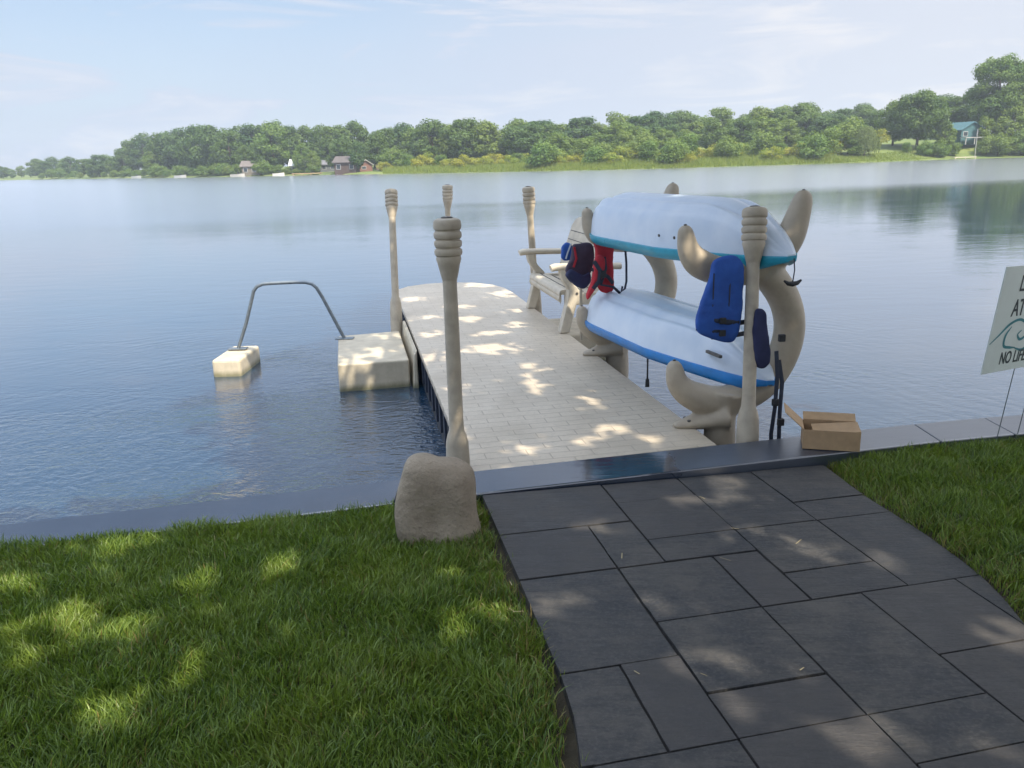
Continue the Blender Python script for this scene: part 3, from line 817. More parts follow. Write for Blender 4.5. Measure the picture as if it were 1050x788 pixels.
def vest_part(name, pts, thick, M4, m, parent):
    P = [tuple(q) for q in bez(list(pts)+[pts[0]], 3)[:-1]]
    bm = pad(P, thick, M4); me = bpy.data.meshes.new(name); bm.to_mesh(me); bm.free(); me.shade_smooth()
    o = link(name, me, m, parent); s = o.modifiers.new('s', 'SUBSURF'); s.levels = s.render_levels = 2
    tx = bpy.data.textures.new('crease', 'CLOUDS'); tx.noise_scale = .10; tx.noise_depth = 2
    d = o.modifiers.new('d', 'DISPLACE'); d.texture = tx; d.strength = .020; d.mid_level = .5; d.texture_coords = 'LOCAL'
    return o
def strapband(pts, wd, parent, m='strap', name='strap'):
    b = MB(); b.tube(pts, wd, 8, .22); return b.build(name, M[m], parent, smooth=50)
# blue vest over the near cradle
bv = empty('life_jacket', W(.26, 1.60, 1.44), RZ, 'bright blue life jacket hanging from the upper kayak in front of near rack', 'life jacket', 'life jackets hung on the kayak racks')
I = Matrix.Identity(4)
vest_part('back_panel', [(-.05, .07), (.12, .07), (.14, -.12), (.13, -.30), (.09, -.44), (-.0, -.44), (-.16, -.37), (-.145, -.22), (-.085, -.08)], .075, Matrix.Rotation(R(-4), 4, 'X'), M['bluevest'], bv)
vest_part('front_panel', [(-.02, .0), (.10, .02), (.13, -.15), (.125, -.33), (.06, -.42), (-.05, -.36), (-.05, -.18)], .06, Matrix.Translation((.01, .09, .0)), M['bluevest'], bv)
strapband([(-.150, -.020, -.285), (-.10, -.050, -.29), (-.06, -.058, -.30), (.03, -.062, -.315), (.10, -.050, -.325), (.19, .01, -.335)], .016, bv)
strapband([(-.158, -.020, -.345), (-.11, -.048, -.355), (-.06, -.056, -.365), (.03, -.058, -.385), (.09, -.045, -.40), (.20, .03, -.41)], .016, bv)
for x0_, x1_ in ((-.06, -.05), (.045, .05)):
    strapband([(x0_, -.030, -.02), (x0_-.01, -.052, -.14), (x1_-.02, -.054, -.28), (x1_-.01, -.036, -.42)], .0045, bv, 'strap', 'seam')
for z_ in (-.30, -.375):
    b = MB(); b.box((-.03, -.078, z_-.022), (.01, -.058, z_+.016)); b.build('buckle', M['black'], bv, bevel=.004)
# second, dark blue vest on the post side
bw = empty('life_jacket', W(.15, 1.825, 1.05), RZ, 'dark blue life jacket partly hidden behind the thick post with long dangling straps', 'life jacket', 'life jackets hung on the kayak racks')
vest_part('panel', [(-.05, .16), (.01, .14), (.03, .03), (.055, -.08), (.06, -.17), (.02, -.22), (-.04, -.18), (-.06, -.03)], .05, I, M['navyvest'], bw)
strapband([(.075, -.05, -.10), (.085, -.06, -.25), (.075, -.07, -.45), (.065, -.06, -.62), (.07, -.06, -.70)], .014, bw)
strapband([(.10, -.04, -.16), (.125, -.05, -.30), (.12, -.05, -.50), (.125, -.05, -.66), (.12, -.05, -.73)], .014, bw)
for z, x in ((-.42, .077), (-.55, .12), (-.02, .095)):
    b = MB(); b.box((x-.02, -.082, z-.02), (x+.02, -.055, z+.025)); b.build('buckle', M['black'], bw, bevel=.005)
# red vest on the far rack
rv = empty('life_jacket', W(2.40, 1.50, 1.40), RZ, 'red life jacket with black straps hanging from the far rack', 'life jacket', 'life jackets hung on the kayak racks')
vest_part('back_panel', [(-.06, .03), (.10, .02), (.115, -.12), (.12, -.28), (.115, -.40), (.04, -.42), (-.03, -.36), (-.05, -.2), (-.04, -.08)], .06, I, M['redvest'], rv)
vest_part('front_panel', [(-.085, -.14), (-.04, -.13), (.0, -.17), (-.01, -.28), (-.05, -.36), (-.12, -.46), (-.16, -.51), (-.165, -.46), (-.12, -.36), (-.105, -.24)], .07, Matrix.Translation((.03, -.05, .05)), M['redvest'], rv)
strapband([(-.09, -.055, -.20), (-.02, -.09, -.23), (.05, -.07, -.27), (.10, -.045, -.33)], .016, rv)
strapband([(-.08, -.085, -.13), (-.03, -.10, -.21), (-.04, -.10, -.30), (-.09, -.09, -.36)], .018, rv)
strapband([(.02, -.06, -.10), (.03, -.07, -.2), (-.02, -.09, -.33), (.10, -.05, -.36), (.20, -.02, -.45)], .012, rv)
b = MB(); b.box((-.03, -.115, -.27), (.02, -.09, -.21)); b.build('buckle', M['black'], rv, bevel=.006)
# plum vest and a navy one behind it
pv = empty('life_jacket', W(2.52, 1.385, 1.34), RZ, 'dark plum life jacket bundled between bench and red life jacket', 'life jacket', 'life jackets hung on the kayak racks')
vest_part('panel', [(-.09, .06), (.03, .07), (.09, .04), (.09, -.12), (.03, -.26), (-.02, -.30), (-.10, -.24), (-.16, -.17), (-.11, -.06)], .08, I, M['darkvest'], pv)
vest_part('collar', [(-.13, -.14), (-.02, -.20), (.05, -.18), (.06, -.26), (-.01, -.33), (-.12, -.26), (-.17, -.2)], .08, Matrix.Translation((0, -.03, 0)), M['navyvest'], pv)
strapband([(-.09, -.045, .04), (-.075, -.055, -.06), (-.10, -.055, -.13)], .010, pv, 'redvest')
nv = empty('life_jacket', W(2.70, 1.29, 1.36), RZ, 'small corner of a bright blue life jacket beside the bench back', 'life jacket', 'life jackets hung on the kayak racks')
vest_part('panel', [(-.05, .0), (.0, .04), (.05, .0), (.05, -.10), (.0, -.12), (-.05, -.10)], .06, I, M['bluevest'], nv)
strapband([(-.02, -.035, -.10), (.0, -.036, -.04), (.03, -.034, .03)], .007, nv, 'hull', 'white_trim')
# thin rod standing at the far rack
b = MB(); Q = W(3.20, 1.555, .41); b.tube([Q, Q+Vector((0, 0, .60))], .014, 10); tag(b.build('upright_pipe', M['post'], smooth=50), 'slim beige upright pipe between bench leg and far rack', 'pipe')

# ------------------------------------------------------------------ cardboard box
bx = empty('cardboard_box', (1.855, 4.60, .437), R(-16), 'opened brown cardboard box on the seawall corner with flaps up', 'box')
t = .004; a, c, hh = .155, .10, .115
for nm, p0, p1 in (('side', (-a, -c, 0), (a, -c+t, hh)), ('side', (-a, c-t, 0), (a, c, hh)), ('side', (-a, -c+t, 0), (-a+t, c-t, hh)), ('side', (a-t, -c+t, 0), (a, c-t, hh)), ('bottom', (-a+t, -c+t, .0), (a-t, c-t, t))):
    b = MB(); b.box(p0, p1); b.build(nm, M['card'], bx)
def flap(M4, w_, d_):
    b = MB(); b.box((-w_/2, 0, 0), (w_/2, d_, t)); b.v = [M4 @ Vector(q) for q in b.v]; return b.build('flap', M['card'], bx)
flap(Matrix.Translation((-a, 0, hh)) @ Matrix.Rotation(R(90), 4, 'Z') @ Matrix.Rotation(R(42), 4, 'X'), c*2, .145)
flap(Matrix.Translation((0, c, hh)) @ Matrix.Rotation(R(22), 4, 'X'), a*1.9, .075)
flap(Matrix.Translation((a, 0, hh)) @ Matrix.Rotation(R(90), 4, 'Z') @ Matrix.Rotation(R(-6), 4, 'X'), c*1.9, .07)
b = MB(); b.box((-a*.62, -c+.012, .09), (a*.78, c*.6, .094)); o = b.build('packing_sheet', M['card'], bx); o.rotation_euler = (R(4), R(-5), R(3)); o.location = (0, 0, .018)

# ------------------------------------------------------------------ yard sign
sg = empty('yard_sign', (2.935, 4.665, .38), 0, 'white corrugated yard sign with teal wave leaning on a wire stake', 'sign')
sg.rotation_euler = (R(5), R(2.5), R(30))
M['sign'] = plain('sign_plastic', (.62, .68, .64), .5, .06, 6, .05, 300)
M['ink'] = plain('dark_ink', (.03, .045, .05), .6, .1); M['tealink'] = plain('teal_ink', (.03, .20, .23), .6, .1)
b = MB(); b.box((-.445, -.003, .49), (.235, .003, 1.09)); b.build('panel', M['sign'], sg)
b = MB(); b.tube([(-.10, .006, -.1), (-.10, .006, .64)], .0026, 6); b.tube([(.12, .006, -.1), (.12, .006, .64)], .0026, 6); b.build('wire_stake', M['galv'], sg)
def text(s, x, z, size, al='CENTER', shear=0):
    cu = bpy.data.curves.new('lettering', 'FONT'); cu.body = s; cu.size = size; cu.align_x = al; cu.extrude = .0006; cu.shear = shear
    cu.offset = .0014
    o = bpy.data.objects.new('lettering', cu); C.objects.link(o); o.parent = sg; o.location = (x, -.0042, z); o.rotation_euler = (R(90), 0, 0); o.scale = (.72, 1, 1); cu.materials.append(M['ink'])
    bpy.context.view_layer.update()
    me = bpy.data.meshes.new_from_object(o.evaluated_get(bpy.context.evaluated_depsgraph_get())); bpy.data.objects.remove(o)
    q = link('lettering', me, M['ink'] if not me.materials else None, sg); q.location = (x, -.0042, z); q.rotation_euler = (R(90), 0, 0); q.scale = (.72, 1, 1)
text('LAKE', -.275, .95, .125, 'LEFT'); text('AT YOUR', -.295, .81, .135, 'LEFT'); text('NO LIFEGUARD', -.30, .535, .10, 'LEFT')
def ribbon(pts, wd):
    b = MB(); P = bez(pts, 8); n_ = len(P); vs = []; 
    for i, q in enumerate(P):
        d = P[min(i+1, n_-1)] - P[max(i-1, 0)]; d = d/np.linalg.norm(d); e = np.array([-d[1], d[0]])*wd*min(1, .35+3*min(i, n_-1-i)/n_)
        vs += [((q[0]-e[0]-.215)*1.15-.160, -.0042, (q[1]-e[1]-.345)*.98+.50), ((q[0]+e[0]-.215)*1.15-.160, -.0042, (q[1]+e[1]-.345)*.98+.50)]
    b.add(vs, [(2*i, 2*i+1, 2*i+3, 2*i+2) for i in range(n_-1)]); return b
rb = ribbon([(-.025, .51), (.04, .56), (.11, .615), (.19, .635), (.26, .60), (.275, .54), (.23, .515), (.20, .545), (.225, .57)], .008)
rb2 = ribbon([(.13, .60), (.095, .55), (.10, .49), (.15, .475), (.20, .47)], .008)
rb.add(rb2.v, rb2.f); rb3 = ribbon([(.19, .47), (.27, .45), (.33, .49), (.40, .57), (.455, .60)], .008); rb.add(rb3.v, rb3.f)
rb.build('wave_mark', M['tealink'], sg)

# ------------------------------------------------------------------ foliage
def cards(P, Nm, size, aspect=.62):
    n = len(P); Nm = Nm/np.linalg.norm(Nm, axis=1)[:, None]
    a = rng.normal(size=(n, 3)); t = np.cross(Nm, a); t /= np.linalg.norm(t, axis=1)[:, None]; bt = np.cross(Nm, t)
    s = (size*rng.uniform(.65, 1.35, n))[:, None]
    V = np.stack([P+t*s, P+bt*s*aspect+Nm*s*.12, P-t*s, P-bt*s*aspect+Nm*s*.12], 1).reshape(-1, 3)
    F = np.arange(n*4).reshape(n, 4); return V, F
def blob_leaves(blobs, per_area, jit=.7):
    Ps = []; Ns = []; Ts = []
    for (c, rr) in blobs:
        c = np.array(c); rr = np.array(rr) if hasattr(rr, '__len__') else np.array([rr]*3)
        n = int(per_area*4*PI*(rr.prod())**(2/3)) + 4
        d = rng.normal(size=(n, 3)); d /= np.linalg.norm(d, axis=1)[:, None]
        q = rng.uniform(.35, 1.22, n)**.7
        Ps.append(c + d*rr*q[:, None]); Ns.append(d/rr*rr.mean() + rng.normal(size=(n, 3))*jit*.6 + np.array([0, 0, .25])); Ts.append(np.full(n, rng.random()) + rng.normal(0, .15, n))
    return np.concatenate(Ps), np.concatenate(Ns), np.clip(np.concatenate(Ts), 0, 1)
def crown_mesh(name, h, rad, base, nb, br, leaf, dens, squash=1.0, shape='round'):
    blobs = []
    for i in range(nb):
        d = rng.normal(size=3); d /= np.linalg.norm(d); q = rng.uniform(.45, 1)**.5
        zc = (base+h)/2; hz = (h-base)/2
        if shape == 'cone': tz = rng.uniform(0, 1); rr_ = rad*(1-tz*.75); an = rng.uniform(0, 6.28); c = (math.cos(an)*rr_*q*.75, math.sin(an)*rr_*q*.75, base+tz*(h-base)*.92)
        else: c = (d[0]*rad*q*.80, d[1]*rad*q*.80, zc + d[2]*hz*q*.80 - (.1*hz if abs(d[2]) < .4 else 0))
        r_ = br*rng.uniform(.65, 1.3); blobs.append((c, (r_*1.15, r_*1.15, r_*.85*squash)))
    P, Nn, tn = blob_leaves(blobs, dens); k = P[:, 2] > .05; P, Nn, tn = P[k], Nn[k], tn[k]
    V, F = cards(P, Nn, leaf); 
    me = bpy.data.meshes.new(name); me.vertices.add(len(V)); me.vertices.foreach_set('co', V.astype(np.float32).ravel())
    me.loops.add(F.size); me.loops.foreach_set('vertex_index', F.astype(np.int32).ravel()); me.polygons.add(len(F)); me.polygons.foreach_set('loop_start', np.arange(0, F.size, 4, dtype=np.int32))
    a = me.attributes.new('tone', 'FLOAT', 'FACE'); a.data.foreach_set('value', tn.astype(np.float32)); me.update(); me.validate(); return me, blobs
def trunk_mesh(name, h, r0, blobs, nl=6):
    b = MB(); pts = [(0, 0, -.4), (0, 0, h*.12), (.03*h*random.uniform(-1, 1), .03*h*random.uniform(-1, 1), h*.4), (.04*h*random.uniform(-1, 1), .04*h*random.uniform(-1, 1), h*.78)]
    b.tube(pts, [r0*1.25, r0, r0*.7, r0*.2], 8)
    for c, _ in random.sample(blobs, min(nl, len(blobs))):
        z0 = h*random.uniform(.2, .5); b.tube([(0, 0, z0), (c[0]*.5, c[1]*.5, lerp(z0, c[2], .6)), tuple(c)], [r0*.45, r0*.28, r0*.08], 6)
    me = bpy.data.meshes.new(name); me.from_pydata(b.v, [], b.f); me.update(); me.shade_smooth(); me.materials.append(M['bark']); return me
class Kind:
    def __init__(s, name, m, **kw):
        s.name = name; s.h = kw['h']; s.crown, bl = crown_mesh('crown', **kw); s.crown.materials.append(M[m]); s.trunk = trunk_mesh('trunk', kw['h'], kw['h']*.022, bl)
    def put(s, x, y, z, h, label, cat='tree', group=None, wide=1.0, nm=None):
        o = empty(nm or s.name, (x, y, z), random.uniform(0, 6.28), label, cat, group); k = h/s.h; o.scale = (k*wide, k*wide, k)
        for n_, me in (('crown', s.crown), ('trunk', s.trunk)):
            q = bpy.data.objects.new(n_, me); C.objects.link(q); q.parent = o
        return o
broad = [Kind('broadleaf_tree', 'leaf_dark', name='crown', h=10, rad=r_, base=bs, nb=nb, br=br, leaf=.30, dens=9) if 0 else None for r_, bs, nb, br in []]
def K(nm, m, h, rad, base, nb, br, leaf, dens, shape='round', squash=1.0):
    k = Kind.__new__(Kind); k.name = nm; k.h = h
    k.crown, bl = crown_mesh('crown', h, rad, base, nb, br, leaf, dens, squash, shape); k.crown.materials.append(M[m]); k.trunk = trunk_mesh('trunk', h, h*.022, bl); return k
broad = [K('broadleaf_tree', 'leaf_dark', 10, 4.4, .3, 58, 1.05, .24, 9), K('broadleaf_tree', 'leaf_dark', 10, 3.7, .4, 50, .95, .24, 9), K('broadleaf_tree', 'leaf_dark', 10, 5.1, .4, 66, 1.1, .25, 9),
         K('broadleaf_tree', 'leaf_mid', 10, 4.1, .3, 54, .95, .24, 9), K('broadleaf_tree', 'leaf_mid', 10, 3.3, .3, 46, .9, .23, 9)]
shrub = [K('marsh_shrub', 'leaf_shrub', 4, 2.2, .1, 20, .85, .15, 20), K('marsh_shrub', 'leaf_yel', 4, 2.6, .1, 22, .75, .14, 20), K('marsh_shrub', 'leaf_shrub', 4, 1.7, .1, 16, .75, .15, 20), K('marsh_shrub', 'leaf_yel', 4, 3.4, .0, 26, .65, .13, 20)]

# ------------------------------------------------------------------ far shore terrain
SX = [-435, -330, -260, -222, -172, -129, -86, -66, -46, -20, 0, 18, 31, 49, 67, 83, 100, 130, 180, 300, 435]
SY = [395, 395, 385, 376, 330, 287, 238, 224, 212, 181, 167, 155, 151.5, 153, 155, 165, 164.5, 160, 150, 140, 140]
def shore_y(x): return float(np.interp(x, SX, SY))
def land_z(x, y):
    d = y - shore_y(x)
    hill = 3.6*math.exp(-((x-55)/95)**2)*min(1, max(0, (d-25)/80)) + 3.4*math.exp(-((x-105)/40)**2)*min(1, max(0, (d-2)/14))
    lift = float(np.interp(d, [-1, 0, 1, 6, 30, 120], [-.5, .0, .22, .5, 1.0, 2.0]))
    return lift + hill
xs = np.linspace(-438, 438, 140); ds = [-1, 0, .6, 2, 5, 10, 18, 30, 45, 65, 90, 120]
vs = []; fs = []
for x in xs:
    for d in ds:
        y = min(shore_y(x)+d, 503); vs.append((x, y, land_z(x, shore_y(x)+d)))
n = len(ds)
for i in range(len(xs)-1):
    for j in range(n-1): fs.append((i*n+j, (i+1)*n+j, (i+1)*n+j+1, i*n+j+1))
b = MB(); b.add(vs, fs); tag(b.build('far_shore', M['shore'], smooth=180), kind='structure')

def k2x(px, y): return ((px-525)/850+.0077)/1.036*y     # bearing (as measured from the dock head) to a world x at depth y
def putk(kinds, px, depth, h, label, group, wide=1.0, cat='tree', nm=None):
    # walk the bearing until the point lies `depth` metres behind the waterline
    y = 170.
    for _ in range(40): y = lerp(y, shore_y(k2x(px, y))+depth, .6)
    x = k2x(px, y); return random.choice(kinds).put(x, y, land_z(x, y)-.1, h, label, cat, group, wide, nm)
# distant left point
for i, px in enumerate(list(range(-150, 128, 9))):
    far = px < 38
    putk(broad, px+random.uniform(-3, 3), random.uniform(4, 22), (5.2 if far else 7.6)*random.uniform(.85, 1.15), 'hazy bluish tree on the most distant low shore' if far else 'hazy tree on the distant point left of the wooded bank', 'trees on the distant left shore', 1.25)
# big trees of the left wooded bank
for px, h, k, dp in [(135, 11, 0, 14), (150, 12.6, 1, 18), (168, 11.8, 0, 10), (186, 12.6, 2, 16), (204, 12.8, 0, 12), (222, 12, 2, 10), (236, 10.5, 0, 8), (247, 12.5, 1, 16), (262, 13, 0, 18), (282, 13.6, 3, 14), (297, 12, 0, 18), (312, 11.6, 2, 22), (330, 11.5, 1, 20), (345, 11.2, 0, 18), (362, 11.8, 2, 22), (160, 10, 2, 24), (214, 11.5, 1, 28), (268, 11, 0, 30), (128, 8.5, 0, 9), (230, 9, 1, 22)]:
    putk([broad[k]], px, dp, h*(1.16 if px < 240 else 1.08), 'tall dark green tree of the left wooded bank with houses', 'trees along the left wooded bank', 1.0)
putk([broad[4]], 155, 3, 7.4, 'pale yellow green rounded tree at the water edge of left bank', None, 1.15)
putk([broad[3]], 281, 9, 13.2, 'lighter green tall tree above the sloping lawn of left bank', None, .9)
for px, h in [(352, 8.5), (370, 7), (389, 9.5), (338, 9)]: putk([broad[1]], px, 14 if px != 352 else 6, h, 'dark shoreline tree standing in front of the cottages', 'trees in front of the cottages', .9)
putk([shrub[0]], 404, 14, 5.0, 'dark rounded shrub beside the green lawn slope', None, 1.2, 'shrub')
for i, px in enumerate(range(44, 330, 8)):
    putk([shrub[0], shrub[2]], px+random.uniform(-3, 3), random.uniform(1.0, 4), random.uniform(1.8, 3.8)*(1.0 if px < 270 else .7), 'low green bush at the waterline below the left bank trees', 'bushes along the left waterline', 1.3, 'shrub')
for px, h in [(322, 6.0), (310, 8), (343, 7), (366, 7.5), (252, 8), (266, 8.5)]: putk([broad[1], broad[3]], px, 4.5, h, 'shoreline tree with crown half hiding the white roofed house' if px in (310, 322) else 'shoreline tree standing close in front of the lake houses', 'trees close in front of the lake houses', .8)
# the wood across the lake: front and back rows on the rise
for row, (d0, hh, st) in enumerate(((36, 7.4, 24), (54, 8.2, 22), (78, 8.7, 21))):
    for px in range(372 + row*5, 905, st):
        zone = 'opposite the dock' if px < 640 else 'behind the kayak rack'
        kk = broad if random.random() < .7 else broad[3:]
        putk(kk, px+random.uniform(-5, 5), d0+random.uniform(-5, 6), hh*random.uniform(.72, 1.25), 'broadleaf tree in the dense hazy wood %s' % zone, 'trees of the far wood %s' % zone, random.uniform(1.2, 1.6))
for px, h in [(384, 9.6), (398, 10.6), (414, 11.2), (428, 10.2), (444, 11.4), (462, 10.6), (480, 11.4), (500, 10.8)]:
    putk([broad[0], broad[2], broad[3]], px, random.uniform(26, 34), h, 'tall tree of the wood edge behind the tan roofed cottages', 'trees behind the tan roofed cottages', 1.1)
# shrub belt
for px in range(398, 900, 11):
    yl = random.random() < .66
    putk([shrub[1], shrub[3]] if yl else [shrub[0], shrub[2]], px+random.uniform(-5, 5), random.uniform(5, 24), random.uniform(2.4, 4.2) if yl else random.uniform(2.8, 5.0),
         'yellow green bush in the marsh along the far shore' if yl else 'darker green shrub in the marsh along the far shore', 'yellow marsh bushes' if yl else 'green marsh shrubs', 1.15, 'shrub')
for px, h, d, k in [(556, 5.2, 4, 0), (572, 7.2, 24, 3), (690, 4.6, 4, 0), (640, 7.0, 28, 4), (835, 5.0, 4, 0), (850, 5.5, 8, 2), (660, 5.6, 20, 0), (705, 5.4, 16, 2), (600, 5.4, 16, 2), (745, 4.6, 10, 0), (870, 6.5, 12, 0)]:
    if k > 2: putk([broad[k]], px, d, h, 'rounded pale tree rising out of the marsh shrubs', 'pale trees among the shrubs', 1.1)
    else: putk([shrub[k]], px, d, h, 'tall dark green shrub near the waterline of the marsh', 'tall marsh shrubs', 1.1, 'shrub')
# right hand point: large nearer trees around the teal cottage
bigA = K('large_maple', 'leaf_dark', 12, 6.0, 1.4, 120, 1.05, .20, 13); bigB = K('large_ash', 'leaf_mid', 18, 6.6, 1.0, 170, 1.15, .21, 12)
def putw(k, px, y, h, label, wide=1.0, group=None, cat='tree', nm=None):
    x = k2x(px, y); return k.put(x, y, land_z(x, y)-.1, h, label, cat, group, wide, nm)
putw(bigA, 940, 174, 12.2, 'spreading dark tree left of the teal cottage', 1.0)
putw(broad[3], 915, 180, 9.5, 'mid green tree between the willow and the spreading dark tree', 1.0)
putw(bigB, 1018, 178, 18.0, 'tallest pale green tree towering behind the teal cottage', 1.02)
putw(bigB, 1054, 176, 17.0, 'tall tree at the right edge beside the tallest one', .9)
putw(broad[3], 968, 172, 6.2, 'green tree crowding the left side of the teal cottage', .9)
putw(broad[4], 1009, 173, 6.5, 'narrow green tree crowding the right side of the teal cottage', .9)
putw(broad[0], 985, 190, 9.5, 'dark tree directly behind the teal cottage roof', 1.2)
putw(broad[3], 1036, 172, 8.5, 'bright green tree right of the teal cottage', 1.1)
for px, y, h in [(1085, 174, 14), (1125, 172, 13), (1170, 170, 14), (1220, 165, 12), (1290, 160, 13), (1370, 158, 12), (1460, 155, 13), (965, 196, 9.5), (1060, 196, 12)]:
    putw(random.choice(broad), px, y, h, 'tree of the wooded point beyond the teal cottage', 1.15, 'trees on the right hand point')
for px, y, h, k in [(950, 168, 3.0, 0), (965, 167.5, 3.2, 0), (980, 168, 2.6, 2), (1012, 167.6, 3.8, 0), (1024, 167, 4.2, 0), (1036, 167, 3.6, 2), (1048, 167, 4.6, 0), (1060, 166, 4, 0), (1075, 166, 4, 2), (930, 170, 2.2, 2), (1100, 165, 4, 0), (1130, 163, 4, 0)]:
    putw(shrub[k], px, y, h, 'leafy green bush on the bank below the teal cottage', 1.0, 'bushes on the right hand bank', 'shrub')
# willow: hanging strands
def willow():
    Ps = []; Ns = []
    for i in range(420):
        a = rng.uniform(0, 6.28); q = rng.uniform(.15, 1)**.6*2.6; z0 = 5.6*math.sqrt(max(.05, 1-(q/3.1)**2)); l = rng.uniform(1.5, z0-.2 if z0 > 1.9 else 1.6)
        for z in np.arange(z0, max(.3, z0-l), -.16):
            Ps.append((math.cos(a)*q*(1+.05*(z0-z)) + rng.normal(0, .05), math.sin(a)*q*(1+.05*(z0-z)) + rng.normal(0, .05), z)); Ns.append((math.cos(a), math.sin(a), .3))
    P = np.array(Ps); Nn = np.array(Ns) + rng.normal(size=P.shape)*.5; V, F = cards(P, Nn, .14, .5)
    t = empty('willow_tree', (k2x(886, 163), 163, land_z(k2x(886, 163), 163)-.1), 0, 'small weeping willow drooping at the end of the marsh', 'tree')
    npmesh('crown', V, F, M['leaf_willow'], t, {'tone': rng.random(len(F))})
    b = MB(); b.tube([(0, 0, -.3), (.1, 0, 2), (0, .1, 5)], [.25, .18, .05], 8)
    for k in range(6): b.tube([(0, 0, 2+.3*k), (math.cos(k)*.9, math.sin(k)*.9, 4.6), (math.cos(k)*1.9, math.sin(k)*1.9, 4.4)], [.1, .06, .02], 6)
    b.build('trunk', M['bark'], t)
willow()
# marsh grass
n = 52000
px = rng.uniform(392, 960, n); dp = rng.exponential(9, n)
Y = np.full(n, 165.)
for _ in range(30): Y = .4*Y + .6*(np.interp(((px-525)/850+.0077)/1.036*Y, SX, SY) + dp)
X = ((px-525)/850+.0077)/1.036*Y
keep = (dp < 34) & ~((X > 62) & (dp > 9)); X, Y, dp = X[keep], Y[keep], dp[keep]; n = len(X)
Z = np.array([land_z(a, b) for a, b in zip(X, Y)])
hg = rng.uniform(.35, 1.15, n)*np.clip(.45+dp/6, .45, 1.25); hg = np.where(X > 62, hg*.35, hg); a = rng.uniform(0, 6.28, n); wd = rng.uniform(.03, .09, n); lx, ly = rng.normal(0, .22, n)*hg, rng.normal(0, .22, n)*hg
V = np.stack([np.stack([X-np.cos(a)*wd, Y-np.sin(a)*wd, Z], 1), np.stack([X+np.cos(a)*wd, Y+np.sin(a)*wd, Z], 1), np.stack([X+lx, Y+ly, Z+hg], 1)], 1).reshape(-1, 3)
tag(npmesh('marsh_grass', V, np.arange(3*n).reshape(n, 3), M['marsh'], None, {'tone': np.clip(rng.normal(.5, .3, n), 0, 1)}), 'tall yellowish marsh grass along the far waterline', 'marsh grass', None, 'stuff')

# ------------------------------------------------------------------ houses and boats across the lake
def house(name, px, y, wd, dp, wall_h, roof_h, rz, cw, cr, label, chimney=False, nwin=3, gable_front=False, zoff=0):
    x = k2x(px, y); o = empty(name, (x, y, land_z(x, y)-.1+zoff), rz, label, 'house')
    mw_ = plain(name+'_wall', cw, .8, .15, 2, .2, 10); mr = plain(name+'_roof', cr, .85, .25, 2, .4, 12)
    b = MB(); b.box((-wd/2, -dp/2, -1.0), (wd/2, dp/2, wall_h))
    if gable_front: b.add([(-wd/2, -dp/2+.01, wall_h), (wd/2, -dp/2+.01, wall_h), (0, -dp/2+.01, wall_h+roof_h-.1), (-wd/2, dp/2-.01, wall_h), (wd/2, dp/2-.01, wall_h), (0, dp/2-.01, wall_h+roof_h-.1)], [(0, 1, 2), (3, 5, 4)])
    else: b.add([(-wd/2+.01, -dp/2, wall_h), (-wd/2+.01, dp/2, wall_h), (-wd/2+.01, 0, wall_h+roof_h-.1), (wd/2-.01, -dp/2, wall_h), (wd/2-.01, dp/2, wall_h), (wd/2-.01, 0, wall_h+roof_h-.1)], [(0, 2, 1), (3, 4, 5)])
    b.build('wall', mw_, o)
    e = .45; b = MB(); tt = .16
    if gable_front:
        for s in (-1, 1): b.add([(s*(wd/2+e), -dp/2-e, wall_h-.2), (s*(wd/2+e), dp/2+e, wall_h-.2), (0, dp/2+e, wall_h+roof_h), (0, -dp/2-e, wall_h+roof_h), (s*(wd/2+e), -dp/2-e, wall_h-.2+tt), (s*(wd/2+e), dp/2+e, wall_h-.2+tt), (0, dp/2+e, wall_h+roof_h+tt), (0, -dp/2-e, wall_h+roof_h+tt)], [(0, 1, 2, 3), (4, 5, 6, 7), (0, 1, 5, 4), (0, 3, 7, 4), (1, 2, 6, 5)])
    else:
        for s in (-1, 1): b.add([(-wd/2-e, s*(dp/2+e), wall_h-.2), (wd/2+e, s*(dp/2+e), wall_h-.2), (wd/2+e, 0, wall_h+roof_h), (-wd/2-e, 0, wall_h+roof_h), (-wd/2-e, s*(dp/2+e), wall_h-.2+tt), (wd/2+e, s*(dp/2+e), wall_h-.2+tt), (wd/2+e, 0, wall_h+roof_h+tt), (-wd/2-e, 0, wall_h+roof_h+tt)], [(0, 1, 2, 3), (4, 5, 6, 7), (0, 1, 5, 4), (0, 3, 7, 4), (1, 2, 6, 5)])
    rf = b.build('roof', mr, o)
    for i in range(nwin):
        xx = lerp(-wd/2+1.0, wd/2-1.0, i/(max(1, nwin-1)))
        b = MB(); b.box((xx-.55, -dp/2-.05, wall_h*.35), (xx+.55, -dp/2+.02, wall_h*.82)); wf = b.build('window', M['wtrim'], o)
        b = MB(); b.box((xx-.45, -dp/2-.065, wall_h*.35+.1), (xx+.45, -dp/2-.052, wall_h*.82-.1)); b.build('pane', M['glass'], wf)
    if chimney:
        b = MB(); b.box((wd*.2, .2, wall_h+roof_h*.4), (wd*.2+.7, .9, wall_h+roof_h+.8)); b.build('chimney', mw_, rf)
    return o
M['wtrim'] = plain('white_trim', (.38, .38, .37), .6, .1); M['glass'] = plain('dark_window_glass', (.03, .04, .05), .12, .2)
house('lake_house', 315, 226, 8.0, 6, 2.0, 1.4, R(6), (.22, .20, .17), (.55, .57, .58), 'white roofed house among trees on the left bank', nwin=4)
house('lake_house', 338, 224, 4.2, 4, 2.0, .9, R(0), (.12, .13, .14), (.16, .16, .18), 'grey cottage right of the white roofed house', nwin=2)
